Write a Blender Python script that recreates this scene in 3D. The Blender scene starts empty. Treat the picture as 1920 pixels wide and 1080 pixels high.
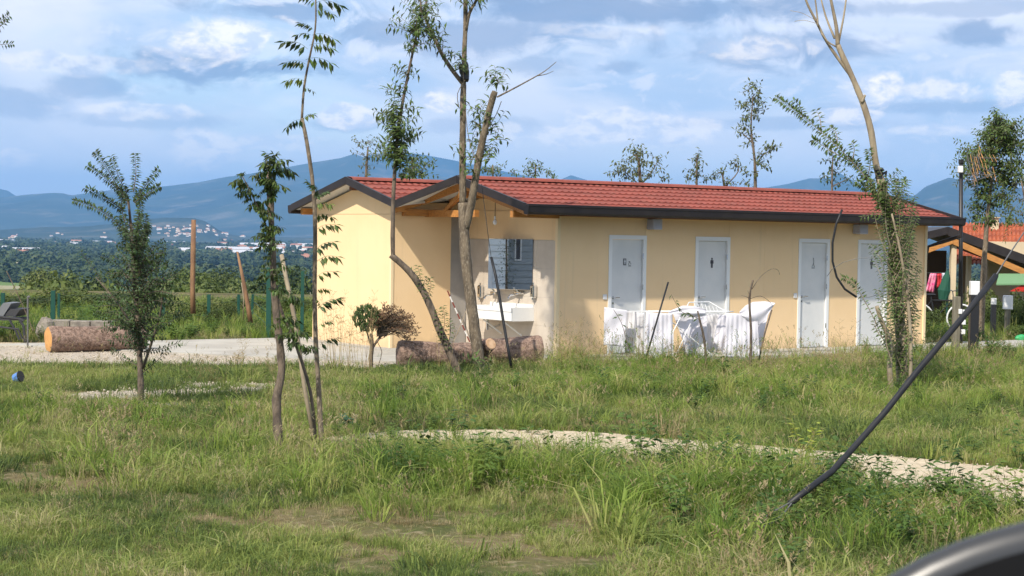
import bpy, math, random
import numpy as np
from mathutils import Vector, Matrix
random.seed(7); rng = np.random.default_rng(11)
C = bpy.context.scene.collection
scene = bpy.context.scene
PI = math.pi
# ------------------------------------------------------------------ camera
F = 3265.0; CAMH = 2.07
pitch = math.atan(93 / F); roll = math.atan(0.01708)
fw = Vector((0, math.cos(pitch), -math.sin(pitch))); up0 = Vector((0, math.sin(pitch), math.cos(pitch)))
rt = math.cos(roll) * Vector((1, 0, 0)) + math.sin(roll) * up0
up = -math.sin(roll) * Vector((1, 0, 0)) + math.cos(roll) * up0
cd = bpy.data.cameras.new('camera'); cam = bpy.data.objects.new('camera', cd); C.objects.link(cam)
M = Matrix((rt, up, -fw)).transposed().to_4x4(); M.translation = (0, 0, CAMH)
cam.matrix_world = M
cd.sensor_width = 36; cd.lens = 36 * F / 1920; cd.clip_start = 0.05; cd.clip_end = 90000
cd.dof.use_dof = True; cd.dof.focus_distance = 27; cd.dof.aperture_fstop = 16
scene.camera = cam
# ------------------------------------------------------------------ light
ANG = math.atan2(0.581, 0.814)                       # heading of the long facade
U = Vector((math.cos(ANG), math.sin(ANG), 0)); V = Vector((-math.sin(ANG), math.cos(ANG), 0))
travel = (U + 0.46 * V + Vector((0, 0, -1.05))).normalized()
sd = bpy.data.lights.new('sun', 'SUN'); sun = bpy.data.objects.new('sun', sd); C.objects.link(sun)
sd.energy = 3.7; sd.angle = math.radians(1.0); sd.color = (1.0, 0.92, 0.80)
sun.rotation_euler = travel.to_track_quat('-Z', 'Y').to_euler(); sun.location = (-20, -25, 40)
elev = math.asin(-travel.z); srot = math.atan2(-travel.x, -travel.y)
scene.view_settings.view_transform = 'Standard'; scene.view_settings.look = 'None'
scene.view_settings.exposure = 0.6; scene.view_settings.gamma = 1
scene.cycles.max_bounces = 7; scene.cycles.diffuse_bounces = 3; scene.cycles.glossy_bounces = 3
scene.cycles.transparent_max_bounces = 8; scene.cycles.volume_bounces = 0
scene.cycles.use_denoising = True

def N(nt, typ, **kw):
    n = nt.nodes.new(typ)
    for k, v in kw.items():
        if k.startswith('i_'):
            n.inputs[k[2:].replace('_', ' ')].default_value = v
        else: setattr(n, k, v)
    return n
def mth(nt, op, a, b=None, c=None, clamp=False):
    n = nt.nodes.new('ShaderNodeMath'); n.operation = op; n.use_clamp = clamp
    for i, x in enumerate((a, b, c)):
        if x is None: continue
        if isinstance(x, (int, float)): n.inputs[i].default_value = x
        else: nt.links.new(x, n.inputs[i])
    return n.outputs[0]
def sstep(nt, x, lo, hi):
    n = nt.nodes.new('ShaderNodeMapRange'); n.interpolation_type = 'SMOOTHSTEP'
    nt.links.new(x, n.inputs[0]); n.inputs[1].default_value = lo; n.inputs[2].default_value = hi
    return n.outputs[0]
def mixc(nt, fac, a, b):
    n = nt.nodes.new('ShaderNodeMix'); n.data_type = 'RGBA'
    for s, x in ((0, fac), (6, a), (7, b)):
        if isinstance(x, (int, float)): n.inputs[s].default_value = x
        elif isinstance(x, tuple): n.inputs[s].default_value = (*x[:3], 1)
        else: nt.links.new(x, n.inputs[s])
    return n.outputs[2]

# ------------------------------------------------------------------ sky with clouds
wd = bpy.data.worlds.new('World'); scene.world = wd; wd.use_nodes = True
nt = wd.node_tree; nt.nodes.clear()
sky = N(nt, 'ShaderNodeTexSky', sky_type='NISHITA', sun_disc=False, sun_elevation=elev, sun_rotation=srot, altitude=200, air_density=1.0, dust_density=0.6, ozone_density=2.0)
tc = N(nt, 'ShaderNodeTexCoord')
sep = N(nt, 'ShaderNodeSeparateXYZ'); nt.links.new(tc.outputs['Generated'], sep.inputs[0])
dx, dy, dz = sep.outputs
# flattened direction: clouds near the horizon are seen edge on
cmb = N(nt, 'ShaderNodeCombineXYZ'); nt.links.new(dx, cmb.inputs[0]); nt.links.new(dy, cmb.inputs[1])
nt.links.new(mth(nt, 'MULTIPLY', dz, 2.9), cmb.inputs[2])
def noise(vec, scale, detail, rough=0.5, dist=0.0, off=(0, 0, 0)):
    mp = N(nt, 'ShaderNodeMapping'); nt.links.new(vec, mp.inputs[0]); mp.inputs['Location'].default_value = off
    n = N(nt, 'ShaderNodeTexNoise'); n.inputs['Scale'].default_value = scale; n.inputs['Detail'].default_value = detail
    n.inputs['Roughness'].default_value = rough; n.inputs['Distortion'].default_value = dist
    nt.links.new(mp.outputs[0], n.inputs['Vector']); return n
veil = noise(cmb.outputs[0], 3.6, 7, 0.55, 0.4, (3, 1, 0)).outputs[0]
mass = noise(cmb.outputs[0], 7.0, 6, 0.52, 0.5, (1.3, 4.2, 0.7)).outputs[0]
fine = noise(cmb.outputs[0], 22.0, 7, 0.6, 0.3, (5.1, 2, 0)).outputs[0]
# hand placed clouds: (photo x, y, half width, half height) in directions of the sky
def dirv(px, py):
    d = fw + (px - 960) / F * rt + (540 - py) / F * up
    d.normalize(); return math.atan2(d.x, d.y), d.z
az = mth(nt, 'ARCTAN2', dx, dy)
cm2 = N(nt, 'ShaderNodeCombineXYZ'); nt.links.new(az, cm2.inputs[0]); nt.links.new(mth(nt, 'MULTIPLY', dz, 1.7), cm2.inputs[1])
iso = noise(cm2.outputs[0], 26.0, 8, 0.58, 0.6, (2.2, 5.1, 0)).outputs[0]; iso2 = noise(cm2.outputs[0], 70.0, 6, 0.6, 0.2, (0.3, 1.1, 0)).outputs[0]
wob = mth(nt, 'ADD', mth(nt, 'MULTIPLY', mth(nt, 'SUBTRACT', iso, 0.5), 3.6), mth(nt, 'MULTIPLY', mth(nt, 'SUBTRACT', iso2, 0.5), 0.9))
wob2 = mth(nt, 'MULTIPLY', mth(nt, 'SUBTRACT', mass, 0.5), 2.0)
def blobs(lst, soft):
    acc = None
    for px, py, hw, hh, s in lst:
        a0, z0 = dirv(px, py)
        a = mth(nt, 'DIVIDE', mth(nt, 'SUBTRACT', az, a0), hw / F); b = mth(nt, 'DIVIDE', mth(nt, 'SUBTRACT', dz, z0), hh / F)
        d = mth(nt, 'SQRT', mth(nt, 'ADD', mth(nt, 'MULTIPLY', a, a), mth(nt, 'MULTIPLY', b, b)))
        d = mth(nt, 'ADD', mth(nt, 'ADD', d, wob), wob2)
        m = mth(nt, 'MULTIPLY', mth(nt, 'SUBTRACT', 1.0, sstep(nt, d, 1 - soft, 1 + soft)), s)
        acc = m if acc is None else mth(nt, 'MAXIMUM', acc, m)
    return acc
DARK = [(400, 125, 170, 32, .8), (540, 15, 160, 20, .7), (1130, 20, 330, 28, .85), (930, 70, 260, 35, .7), (1480, 92, 150, 34, .75), (1850, 66, 85, 18, .75),
        (190, 165, 80, 20, .55), (30, 190, 90, 26, .5), (1020, 120, 70, 16, .45), (1160, 128, 50, 14, .5), (1320, 15, 260, 18, .7), (700, 60, 90, 36, .6), (1750, 200, 210, 14, .45), (640, 235, 50, 10, .5),
        (880, 235, 90, 14, .4), (1500, 232, 200, 10, .45), (250, 225, 150, 12, .4), (1780, 15, 200, 12, .5)]
LITE = [(420, 80, 120, 42, .75), (1640, 165, 85, 42, 1.0), (645, 216, 42, 20, .9), (820, 192, 36, 20, .95), (1230, 240, 120, 30, .7), (1740, 170, 130, 22, .7), (400, 280, 60, 28, .7),
        (1430, 90, 90, 22, .6), (1080, 258, 60, 16, .65), (235, 205, 110, 14, .6), (1760, 245, 100, 14, .6), (25, 295, 40, 14, .6), (940, 255, 40, 18, .6), (1600, 215, 60, 16, .8), (1890, 160, 40, 30, .7), (150, 120, 130, 16, .4), (520, 270, 90, 18, .5), (1130, 60, 120, 16, .3)]
dk = blobs(DARK, 0.50); lt = blobs(LITE, 0.26)
nh = mth(nt, 'MULTIPLY', sky.outputs[0], 1.0)
skyc = N(nt, 'ShaderNodeMix'); skyc.data_type = 'RGBA'; skyc.blend_type = 'MULTIPLY'; skyc.inputs[0].default_value = 1
nt.links.new(sky.outputs[0], skyc.inputs[6]); skyc.inputs[7].default_value = (0.10, 0.10, 0.10, 1)
veilc = mixc(nt, sstep(nt, mass, 0.38, 0.62), (0.61, 0.61, 0.65), (0.35, 0.435, 0.57))
c1 = mixc(nt, mth(nt, 'MULTIPLY', sstep(nt, veil, 0.20, 0.55), 0.93), skyc.outputs[2], veilc)
streak = mth(nt, 'MULTIPLY', sstep(nt, fine, 0.48, 0.75), 0.25)
c2 = mixc(nt, streak, c1, (0.80, 0.76, 0.78))
c3 = mixc(nt, mth(nt, 'MULTIPLY', dk, 0.95), c2, (0.15, 0.215, 0.34))
lc = mixc(nt, sstep(nt, iso2, 0.38, 0.60), (0.52, 0.55, 0.64), (0.98, 0.87, 0.75))
puff = mth(nt, 'MULTIPLY', mth(nt, 'MULTIPLY', sstep(nt, iso, 0.54, 0.66), sstep(nt, mass, .42, .58)), 0.40)
c3 = mixc(nt, puff, c3, (0.80, 0.75, 0.74))
c4 = mixc(nt, mth(nt, 'MULTIPLY', lt, 0.85), c3, lc)
bg = N(nt, 'ShaderNodeBackground'); bg.inputs[1].default_value = 1.22
c5 = mixc(nt, mth(nt, 'MULTIPLY', mth(nt, 'SUBTRACT', 1.0, sstep(nt, dz, 0.01, 0.10)), 0.40), c4, (0.68, 0.72, 0.80))
nt.links.new(c5, bg.inputs[0])
wo = N(nt, 'ShaderNodeOutputWorld'); nt.links.new(bg.outputs[0], wo.inputs[0])
try: wd.cycles.sampling_method = 'MANUAL'; wd.cycles.sample_map_resolution = 512
except Exception: pass

# ------------------------------------------------------------------ where a line of sight meets the place
def ray(px, py): return fw + float((px - 960) / F) * rt + float((540 - py) / F) * up
def G(px, py, z=0.0):
    d = ray(px, py); t = (z - CAMH) / d.z; return Vector((d.x * t, d.y * t, z))
def D(px, py, y):
    d = ray(px, py); y = float(y); t = y / d.y; return Vector((d.x * t, y, CAMH + d.z * t))
C0 = G(1042, 675)
def W(u, v, z=0.0): return C0 + u * U + v * V + Vector((0, 0, z))
def FP(px, py, v=0.0):                              # facade plane v = const -> (u, z)
    d = ray(px, py); o = Vector((0, 0, CAMH)); t = (C0 + v * V - o).dot(V) / d.dot(V); p = o + t * d - C0
    return p.dot(U), p.z
def GP(px, py, u=0.0):                              # gable plane u = const -> (v, z)
    d = ray(px, py); o = Vector((0, 0, CAMH)); t = (C0 + u * U - o).dot(U) / d.dot(U); p = o + t * d - C0
    return p.dot(V), p.z

# ------------------------------------------------------------------ mesh helpers
class MB:
    def __init__(s): s.v = []; s.f = []; s.m = []; s.cm = 0
    def add(s, vs, fs):
        b = len(s.v); s.v += [tuple(v) for v in vs]; s.f += [tuple(i + b for i in f) for f in fs]; s.m += [s.cm] * len(fs); return s
    def box(s, x0, y0, z0, x1, y1, z1, M=None, bev=0.0):
        if bev > 0:
            b = bev; vs = []; fs = []
            for (z, i) in ((z0, b), (z0 + b, 0), (z1 - b, 0), (z1, b)):
                vs += [(x0 + i + b*(i==0), y0 + i, z), (x1 - i - b*(i==0), y0 + i, z), (x1 - i, y0 + i + b*(i==0), z), (x1 - i, y1 - i - b*(i==0), z),
                       (x1 - i - b*(i==0), y1 - i, z), (x0 + i + b*(i==0), y1 - i, z), (x0 + i, y1 - i - b*(i==0), z), (x0 + i, y0 + i + b*(i==0), z)]
            for k in range(3):
                for j in range(8): a = k * 8 + j; c = k * 8 + (j + 1) % 8; fs.append((a, c, c + 8, a + 8))
            fs.append(tuple(range(7, -1, -1))); fs.append(tuple(range(24, 32)))
        else:
            vs = [(x0, y0, z0), (x1, y0, z0), (x1, y1, z0), (x0, y1, z0), (x0, y0, z1), (x1, y0, z1), (x1, y1, z1), (x0, y1, z1)]
            fs = [(0, 3, 2, 1), (4, 5, 6, 7), (0, 1, 5, 4), (1, 2, 6, 5), (2, 3, 7, 6), (3, 0, 4, 7)]
        if M: vs = [M @ Vector(v) for v in vs]
        return s.add(vs, fs)
    def tube(s, pts, rs, n=6, cap=True, rough=0.0):
        pts = [Vector(p) for p in pts]
        if isinstance(rs, (int, float)): rs = [rs] * len(pts)
        vs = []; fs = []; ref = None
        for i, p in enumerate(pts):
            t = (pts[min(i + 1, len(pts) - 1)] - pts[max(i - 1, 0)]).normalized()
            if ref is None: ref = t.orthogonal().normalized()
            ref = (ref - ref.dot(t) * t)
            ref = ref.normalized() if ref.length > 1e-6 else t.orthogonal().normalized()
            q = t.cross(ref)
            for k in range(n):
                a = 2 * PI * k / n; r = rs[i] * (1 + (random.uniform(-rough, rough) if rough else 0))
                vs.append(p + r * (math.cos(a) * ref + math.sin(a) * q))
        for i in range(len(pts) - 1):
            for k in range(n): fs.append((i * n + k, i * n + (k + 1) % n, (i + 1) * n + (k + 1) % n, (i + 1) * n + k))
        if cap: fs.append(tuple(range(n - 1, -1, -1))); fs.append(tuple(range((len(pts) - 1) * n, len(pts) * n)))
        return s.add(vs, fs)
    def prism(s, poly, axis, a, b):                  # polygon in the two other axes, extruded from a to b
        n = len(poly)
        def mk(p, h): return {'x': (h, p[0], p[1]), 'y': (p[0], h, p[1]), 'z': (p[0], p[1], h)}[axis]
        vs = [mk(p, a) for p in poly] + [mk(p, b) for p in poly]
        return s.add(vs, [tuple(range(n)), tuple(range(2 * n - 1, n - 1, -1))] + [(i, (i + 1) % n + 0, (i + 1) % n + n, i + n)[::-1] for i in range(n)])
    def leaf(s, p, d, nrm, L, w, curl=0.15):
        d = d.normalized(); sd_ = d.cross(nrm)
        sd_ = sd_.normalized() if sd_.length > 1e-5 else d.orthogonal().normalized(); nn = sd_.cross(d)
        m = p + d * L * 0.45; tip = p + d * L - nn * L * curl
        s.add([p, m + sd_ * w / 2 - nn * w * .12, m + nn * w * 0.1, m - sd_ * w / 2 - nn * w * .12, tip], [(0, 2, 1), (0, 3, 2), (1, 2, 4), (2, 3, 4)])
    def sphere(s, c, r, n=10, m=7, sc=(1, 1, 1), wob=0.0):
        vs = []; fs = []
        for j in range(m + 1):
            th = PI * j / m
            for i in range(n):
                ph = 2 * PI * i / n; k = r * (1 + random.uniform(-wob, wob))
                vs.append((c[0] + sc[0] * k * math.sin(th) * math.cos(ph), c[1] + sc[1] * k * math.sin(th) * math.sin(ph), c[2] + sc[2] * k * math.cos(th)))
        for j in range(m):
            for i in range(n): fs.append((j * n + i, (j + 1) * n + i, (j + 1) * n + (i + 1) % n, j * n + (i + 1) % n))
        return s.add(vs, fs)
    def mesh(s, name, mats, off=None, smooth=False):
        me = bpy.data.meshes.new(name)
        vs = s.v if off is None else [(v[0] - off[0], v[1] - off[1], v[2] - off[2]) for v in s.v]
        me.from_pydata(vs, [], s.f)
        for m in (mats if isinstance(mats, (list, tuple)) else [mats]): me.materials.append(m)
        if s.cm or any(s.m): me.polygons.foreach_set('material_index', s.m)
        if smooth: me.polygons.foreach_set('use_smooth', [True] * len(me.polygons))
        me.update(); return me
def link(name, me, parent=None):
    o = bpy.data.objects.new(name, me); C.objects.link(o)
    if parent is not None: o.parent = parent
    return o
def root_off(p):
    off = Vector((0, 0, 0))
    while p is not None: off = off + p.location; p = p.parent
    return off
def part(name, mb, mat, parent, smooth=False, local=False, label=None):
    o = link(name, mb.mesh(name, mat, None if local else root_off(parent), smooth), parent)
    if label: o['label'] = label
    return o
def tag(o, label=None, cat=None, group=None, kind=None):
    if label: o['label'] = label
    if cat: o['category'] = cat
    if group: o['group'] = group
    if kind: o['kind'] = kind
    return o
def thing(name, label, cat, loc=(0, 0, 0), rz=0.0, group=None):
    o = bpy.data.objects.new(name, None); o.empty_display_size = 0.2; C.objects.link(o)
    o.location = loc; o.rotation_euler = (0, 0, rz); return tag(o, label, cat, group)
def bthing(name, label, cat, u, v, z, group=None): return thing(name, label, cat, W(u, v, z), ANG, group)
def single(name, mb, mat, label, cat, loc=(0, 0, 0), group=None, smooth=False, local=False):
    o = link(name, mb.mesh(name, mat, None if local else loc, smooth)); o.location = loc; return tag(o, label, cat, group)
def struct(name, mb, mat, smooth=False):
    o = link(name, mb.mesh(name, mat, None, smooth)); o['kind'] = 'structure'; return o
def dup(r, loc, rz=None, label=None, sc=1.0):
    c = r.copy(); C.objects.link(c); c.location = loc
    if rz is not None: c.rotation_euler = (0, 0, rz)
    c.scale = (sc, sc, sc)
    if label: c['label'] = label
    for ch in list(r.children):
        d = ch.copy(); C.objects.link(d); d.parent = c
        for g in list(ch.children): e = g.copy(); C.objects.link(e); e.parent = d
    return c

# ------------------------------------------------------------------ materials
MATS = {}
def mat(name, col, rough=0.7, col2=None, scale=6.0, detail=5, bump=0.0, bscale=None, metal=0.0, trans=0.0, island=0.0, stretch=(1, 1, 1), lo=0.35, hi=0.65, coat=0.0, spec=0.4, col3=None):
    m = bpy.data.materials.new(name); m.use_nodes = True; t = m.node_tree; b = t.nodes['Principled BSDF']
    b.inputs['Roughness'].default_value = rough; b.inputs['Metallic'].default_value = metal; b.inputs['Specular IOR Level'].default_value = spec
    if coat: b.inputs['Coat Weight'].default_value = coat
    co = t.nodes.new('ShaderNodeTexCoord'); mp = t.nodes.new('ShaderNodeMapping'); mp.inputs['Scale'].default_value = stretch
    t.links.new(co.outputs['Object'], mp.inputs[0])
    def ns(sc, dt=detail):
        n = t.nodes.new('ShaderNodeTexNoise'); n.inputs['Scale'].default_value = sc; n.inputs['Detail'].default_value = dt; n.inputs['Roughness'].default_value = 0.6
        t.links.new(mp.outputs[0], n.inputs['Vector']); return n.outputs[0]
    c = None
    if col2:
        c = mixc(t, sstep(t, ns(scale), lo, hi), tuple(col), tuple(col2))
        if col3: c = mixc(t, sstep(t, ns(scale * 3.7), 0.5, 0.72), c, tuple(col3))
    if island:
        gi = t.nodes.new('ShaderNodeNewGeometry')
        hv = t.nodes.new('ShaderNodeHueSaturation')
        v = mth(t, 'ADD', mth(t, 'MULTIPLY', gi.outputs['Random Per Island'], 2 * island), 1 - island)
        t.links.new(v, hv.inputs['Value'])
        t.links.new(mth(t, 'ADD', mth(t, 'MULTIPLY', gi.outputs['Random Per Island'], island * .08), 0.5 - island * .04), hv.inputs['Hue'])
        if c is not None: t.links.new(c, hv.inputs['Color'])
        else: hv.inputs['Color'].default_value = (*col, 1)
        c = hv.outputs[0]
    if c is not None: t.links.new(c, b.inputs['Base Color'])
    else: b.inputs['Base Color'].default_value = (*col, 1)
    if bump:
        bn = t.nodes.new('ShaderNodeBump'); bn.inputs['Strength'].default_value = min(1, bump); bn.inputs['Distance'].default_value = 0.02 * bump
        t.links.new(ns(bscale or scale * 4, 6), bn.inputs['Height']); t.links.new(bn.outputs[0], b.inputs['Normal'])
    if trans:
        tr = t.nodes.new('ShaderNodeBsdfTranslucent'); mx = t.nodes.new('ShaderNodeMixShader'); mx.inputs[0].default_value = trans
        if c is not None: t.links.new(c, tr.inputs[0])
        else: tr.inputs[0].default_value = (*col, 1)
        out = t.nodes['Material Output']; t.links.new(b.outputs[0], mx.inputs[1]); t.links.new(tr.outputs[0], mx.inputs[2]); t.links.new(mx.outputs[0], out.inputs[0])
    MATS[name] = m; return m
plaster = mat('plaster', (0.85, 0.62, 0.36), 0.85, (0.81, 0.58, 0.325), 0.9, bump=0.15, bscale=60, lo=.3, hi=.7)
t = plaster.node_tree; b = t.nodes['Principled BSDF']; src = b.inputs['Base Color'].links[0].from_socket
tc_ = t.nodes.new('ShaderNodeTexCoord'); sp_ = t.nodes.new('ShaderNodeSeparateXYZ'); t.links.new(tc_.outputs['Object'], sp_.inputs[0])
def pn(sc, st, dt=5):
    mp = t.nodes.new('ShaderNodeMapping'); mp.inputs['Scale'].default_value = st; t.links.new(tc_.outputs['Object'], mp.inputs[0]); n_ = t.nodes.new('ShaderNodeTexNoise'); n_.inputs['Scale'].default_value = sc; n_.inputs['Detail'].default_value = dt; t.links.new(mp.outputs[0], n_.inputs['Vector']); return n_.outputs[0]
zz_ = mth(t, 'ADD', sp_.outputs[2], mth(t, 'MULTIPLY', mth(t, 'SUBTRACT', pn(7, (1, 1, 1)), .5), .45))
m1 = mth(t, 'MULTIPLY', mth(t, 'SUBTRACT', 1.0, sstep(t, zz_, .05, .38)), .38)
m2 = mth(t, 'MULTIPLY', sstep(t, pn(3.2, (3, 3, .12)), .56, .78), .22)
c_ = mixc(t, m1, src, (0.40, 0.30, 0.19)); c_ = mixc(t, m2, c_, (0.56, 0.43, 0.27)); t.links.new(c_, b.inputs['Base Color'])
plaster_trim = mat('plaster_trim', (0.82, 0.65, 0.40), 0.8)
tile_m = mat('wall_tile', (0.60, 0.53, 0.44), 0.4, (0.50, 0.43, 0.35), 2.0, lo=.3, hi=.7)
tile_g = mat('grey_tile', (0.36, 0.34, 0.32), 0.4, (0.30, 0.29, 0.27), 2.5)
roof_red = mat('roof_red', (0.28, 0.068, 0.046), 0.8, (0.21, 0.054, 0.038), 2.2, bump=0.15, bscale=90, col3=(0.25, 0.085, 0.06))
roof_under = mat('roof_under', (0.62, 0.62, 0.60), 0.5)
fascia_m = mat('fascia_dark', (0.018, 0.014, 0.015), 0.5, (0.027, 0.021, 0.02), 4)
wood_o = mat('orange_wood', (0.52, 0.235, 0.06), 0.6, (0.38, 0.16, 0.045), 5, stretch=(1, 6, 6), bump=0.2)
wood_b = mat('brown_wood', (0.20, 0.075, 0.03), 0.6, (0.13, 0.05, 0.02), 5)
door_m = mat('door_grey', (0.70, 0.70, 0.68), 0.45, (0.63, 0.64, 0.63), 1.5)
frame_m = mat('door_frame_grey', (0.78, 0.79, 0.78), 0.4)
chrome = mat('chrome', (0.7, 0.7, 0.7), 0.15, metal=1)
dark_m = mat('dark_plastic', (0.015, 0.015, 0.017), 0.45, spec=.5)
sign_dk = mat('sign_dark', (0.06, 0.06, 0.07), 0.5)
mat('sign_grey', (0.14, 0.14, 0.15), 0.5); sign_lt = mat('sign_light', (0.68, 0.7, 0.72), 0.5)
mirror_m = mat('mirror_glass', (0.88, 0.9, 0.9), 0.01, metal=1)
ceramic = mat('white_ceramic', (0.78, 0.78, 0.76), 0.2, spec=.6)
plastic_w = mat('white_plastic', (0.74, 0.74, 0.74), 0.4)
plastic_g = mat('lilac_grey_plastic', (0.42, 0.43, 0.50), 0.5)
bark = mat('bark_tan', (0.20, 0.155, 0.105), 0.9, (0.10, 0.078, 0.055), 14, bump=0.8, stretch=(1, 1, .35), col3=(0.32, 0.27, .20))
bark_d = mat('bark_grey_brown', (0.19, 0.145, 0.105), 0.9, (0.085, 0.065, 0.05), 18, bump=0.8, stretch=(1, 1, .35))
bark_p = mat('bark_pale', (0.34, 0.28, 0.19), 0.85, (0.22, 0.175, 0.12), 8, bump=0.4, stretch=(1, 1, .4))
bark_o = mat('bare_wood_orange', (0.30, 0.17, 0.085), 0.85, (0.18, 0.10, 0.06), 12, bump=0.5, stretch=(1, 1, .25))
log_bark = mat('log_bark', (0.30, 0.20, 0.15), 0.95, (0.12, 0.075, 0.055), 16, bump=1.0, bscale=40, col3=(0.40, 0.30, 0.24))
log_cut = mat('log_cut', (0.62, 0.33, 0.11), 0.8, (0.50, 0.25, 0.085), 9, bump=.3)
log_pale = mat('log_cut_pale', (0.62, 0.42, 0.26), 0.8, (0.45, 0.27, 0.15), 12, bump=.3)
leaf_d = mat('leaf_dark', (0.052, 0.085, 0.022), 0.5, island=.5, trans=.28)
leaf_m = mat('leaf_mid', (0.085, 0.125, 0.028), 0.5, island=.5, trans=.3)
leaf_l = mat('leaf_light', (0.13, 0.17, 0.035), 0.5, island=.45, trans=.35)
leaf_grey = mat('leaf_grey', (0.10, 0.12, 0.045), 0.5, island=.5, trans=.3)
leaf_brown = mat('leaf_brown', (0.15, 0.085, 0.045), 0.8, island=.4)
green_post = mat('green_paint', (0.008, 0.065, 0.045), 0.5)
wire_m = mat('wire_grey', (0.13, 0.13, 0.13), 0.55, metal=.2)
pipe_m = mat('pipe_black', (0.010, 0.011, 0.014), 0.5, (0.018, 0.018, 0.02), 9, bump=.2, spec=.4)
cloth_w = mat('cloth_white', (0.88, 0.87, 0.92), 0.9, trans=.4)
cloth_t = mat('cloth_thin', (0.88, 0.87, 0.88), 0.9, trans=.5)
cloth_s = mat('cloth_striped', (0.78, 0.78, 0.84), 0.9, (0.66, 0.66, 0.74), 60, stretch=(1, 0.05, 0.0), trans=.25)
# ------------------------------------------------------------------ noise for placing things
_p = rng.random((256, 256))
def vnoise(x, y):
    xi = np.floor(x).astype(int); yi = np.floor(y).astype(int); fx = x - xi; fy = y - yi
    fx = fx * fx * (3 - 2 * fx); fy = fy * fy * (3 - 2 * fy); g = lambda a, b: _p[a % 256, b % 256]
    return (g(xi, yi) * (1 - fx) + g(xi + 1, yi) * fx) * (1 - fy) + (g(xi, yi + 1) * (1 - fx) + g(xi + 1, yi + 1) * fx) * fy
def fbm(x, y, o=4):
    s = 0; a = 0.5
    for k in range(o): s = s + a * vnoise(x * 2 ** k + 17 * k, y * 2 ** k + 5 * k); a /= 2
    return s / (1 - 0.5 ** o)
def inside(poly, x, y):
    r = np.zeros(x.shape, bool); n = len(poly)
    for i in range(n):
        x0, y0 = poly[i][0], poly[i][1]; x1, y1 = poly[(i + 1) % n][0], poly[(i + 1) % n][1]
        c = ((y0 > y) != (y1 > y)); r ^= c & (x < (x1 - x0) * (y - y0) / ((y1 - y0) or 1e-9) + x0)
    return r
def edge_dist(poly, x, y):                           # signed: positive inside
    d = np.full(x.shape, 1e9); n = len(poly)
    for i in range(n):
        ax, ay = poly[i][0], poly[i][1]; bx, by = poly[(i + 1) % n][0], poly[(i + 1) % n][1]
        L = (bx - ax) ** 2 + (by - ay) ** 2 + 1e-9; t = np.clip(((x - ax) * (bx - ax) + (y - ay) * (by - ay)) / L, 0, 1)
        d = np.minimum(d, np.hypot(x - ax - t * (bx - ax), y - ay - t * (by - ay)))
    return np.where(inside(poly, x, y), d, -d)

# ------------------------------------------------------------------ terrain: the plateau of the site, the slope and the plain far below
def grid_mesh(name, xs, ys, zf, m, smooth=True):
    X, Y = np.meshgrid(xs, ys); Z = zf(X, Y); nx, ny = len(xs), len(ys)
    co = np.stack([X, Y, Z], -1).reshape(-1, 3)
    i = np.arange(ny - 1)[:, None] * nx + np.arange(nx - 1)[None, :]
    f = np.stack([i, i + 1, i + nx + 1, i + nx], -1).reshape(-1, 4)
    me = bpy.data.meshes.new(name); me.from_pydata(co.tolist(), [], f.tolist()); me.materials.append(m)
    if smooth: me.polygons.foreach_set('use_smooth', [True] * len(me.polygons))
    o = link(name, me); o['kind'] = 'structure'; return o
def smooth01(t): t = np.clip(t, 0, 1); return t * t * (3 - 2 * t)
PLAIN = -60.0
def ground_z(X, Y):
    R = np.maximum(Y, np.abs(X) * 0.9)
    z = PLAIN * smooth01((R - 52) / 800.0) ** 0.8
    near = smooth01((70 - np.hypot(X, Y - 10)) / 30.0)
    z = z + (fbm(X / 260., Y / 260.) - .5) * 10 * smooth01((R - 300) / 1500.)
    return z + (fbm(X * .9 + 40, Y * .9 + 9) - 0.5) * 0.03 * near * smooth01((Y - 8) / 3) * (1 - smooth01((Y - 27) / 2)) - 0.0
gm = bpy.data.materials.new('ground'); gm.use_nodes = True; t = gm.node_tree; b = t.nodes['Principled BSDF']; b.inputs['Roughness'].default_value = .95; b.inputs['Specular IOR Level'].default_value = .1
geo = t.nodes.new('ShaderNodeNewGeometry')
def gns(sc, dt=5, off=0):
    mp = t.nodes.new('ShaderNodeMapping'); mp.inputs['Location'].default_value = (off, off * .7, 0); t.links.new(geo.outputs['Position'], mp.inputs[0])
    n = t.nodes.new('ShaderNodeTexNoise'); n.inputs['Scale'].default_value = sc; n.inputs['Detail'].default_value = dt; t.links.new(mp.outputs[0], n.inputs['Vector']); return n.outputs[0]
c = mixc(t, sstep(t, gns(.8), .38, .62), (0.075, 0.085, 0.028), (0.15, 0.12, 0.06))
c = mixc(t, sstep(t, gns(9, 6, 4), .52, .70), c, (0.24, 0.20, 0.12))
c = mixc(t, sstep(t, gns(1.3, 4, 9), .66, .74), c, (0.40, 0.35, 0.27))
vor = t.nodes.new('ShaderNodeTexVoronoi'); vor.inputs['Scale'].default_value = .0042; t.links.new(geo.outputs['Position'], vor.inputs['Vector'])
sv = t.nodes.new('ShaderNodeSeparateColor'); t.links.new(vor.outputs['Color'], sv.inputs[0])
far = mixc(t, sv.outputs[0], (0.055, 0.095, 0.030), (0.13, 0.19, 0.055))
far = mixc(t, sstep(t, sv.outputs[1], .78, .8), far, (0.30, 0.27, 0.16))
sp = t.nodes.new('ShaderNodeSeparateXYZ'); t.links.new(geo.outputs['Position'], sp.inputs[0])
c = mixc(t, sstep(t, sp.outputs[1], 60, 160), c, far)
t.links.new(c, b.inputs['Base Color'])
bn = t.nodes.new('ShaderNodeBump'); bn.inputs['Distance'].default_value = .03; t.links.new(gns(14, 6), bn.inputs['Height']); t.links.new(bn.outputs[0], b.inputs['Normal'])
def spaced(a, b, n, p=2.2): s = np.linspace(0, 1, n); return a + (b - a) * s ** p
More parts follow.
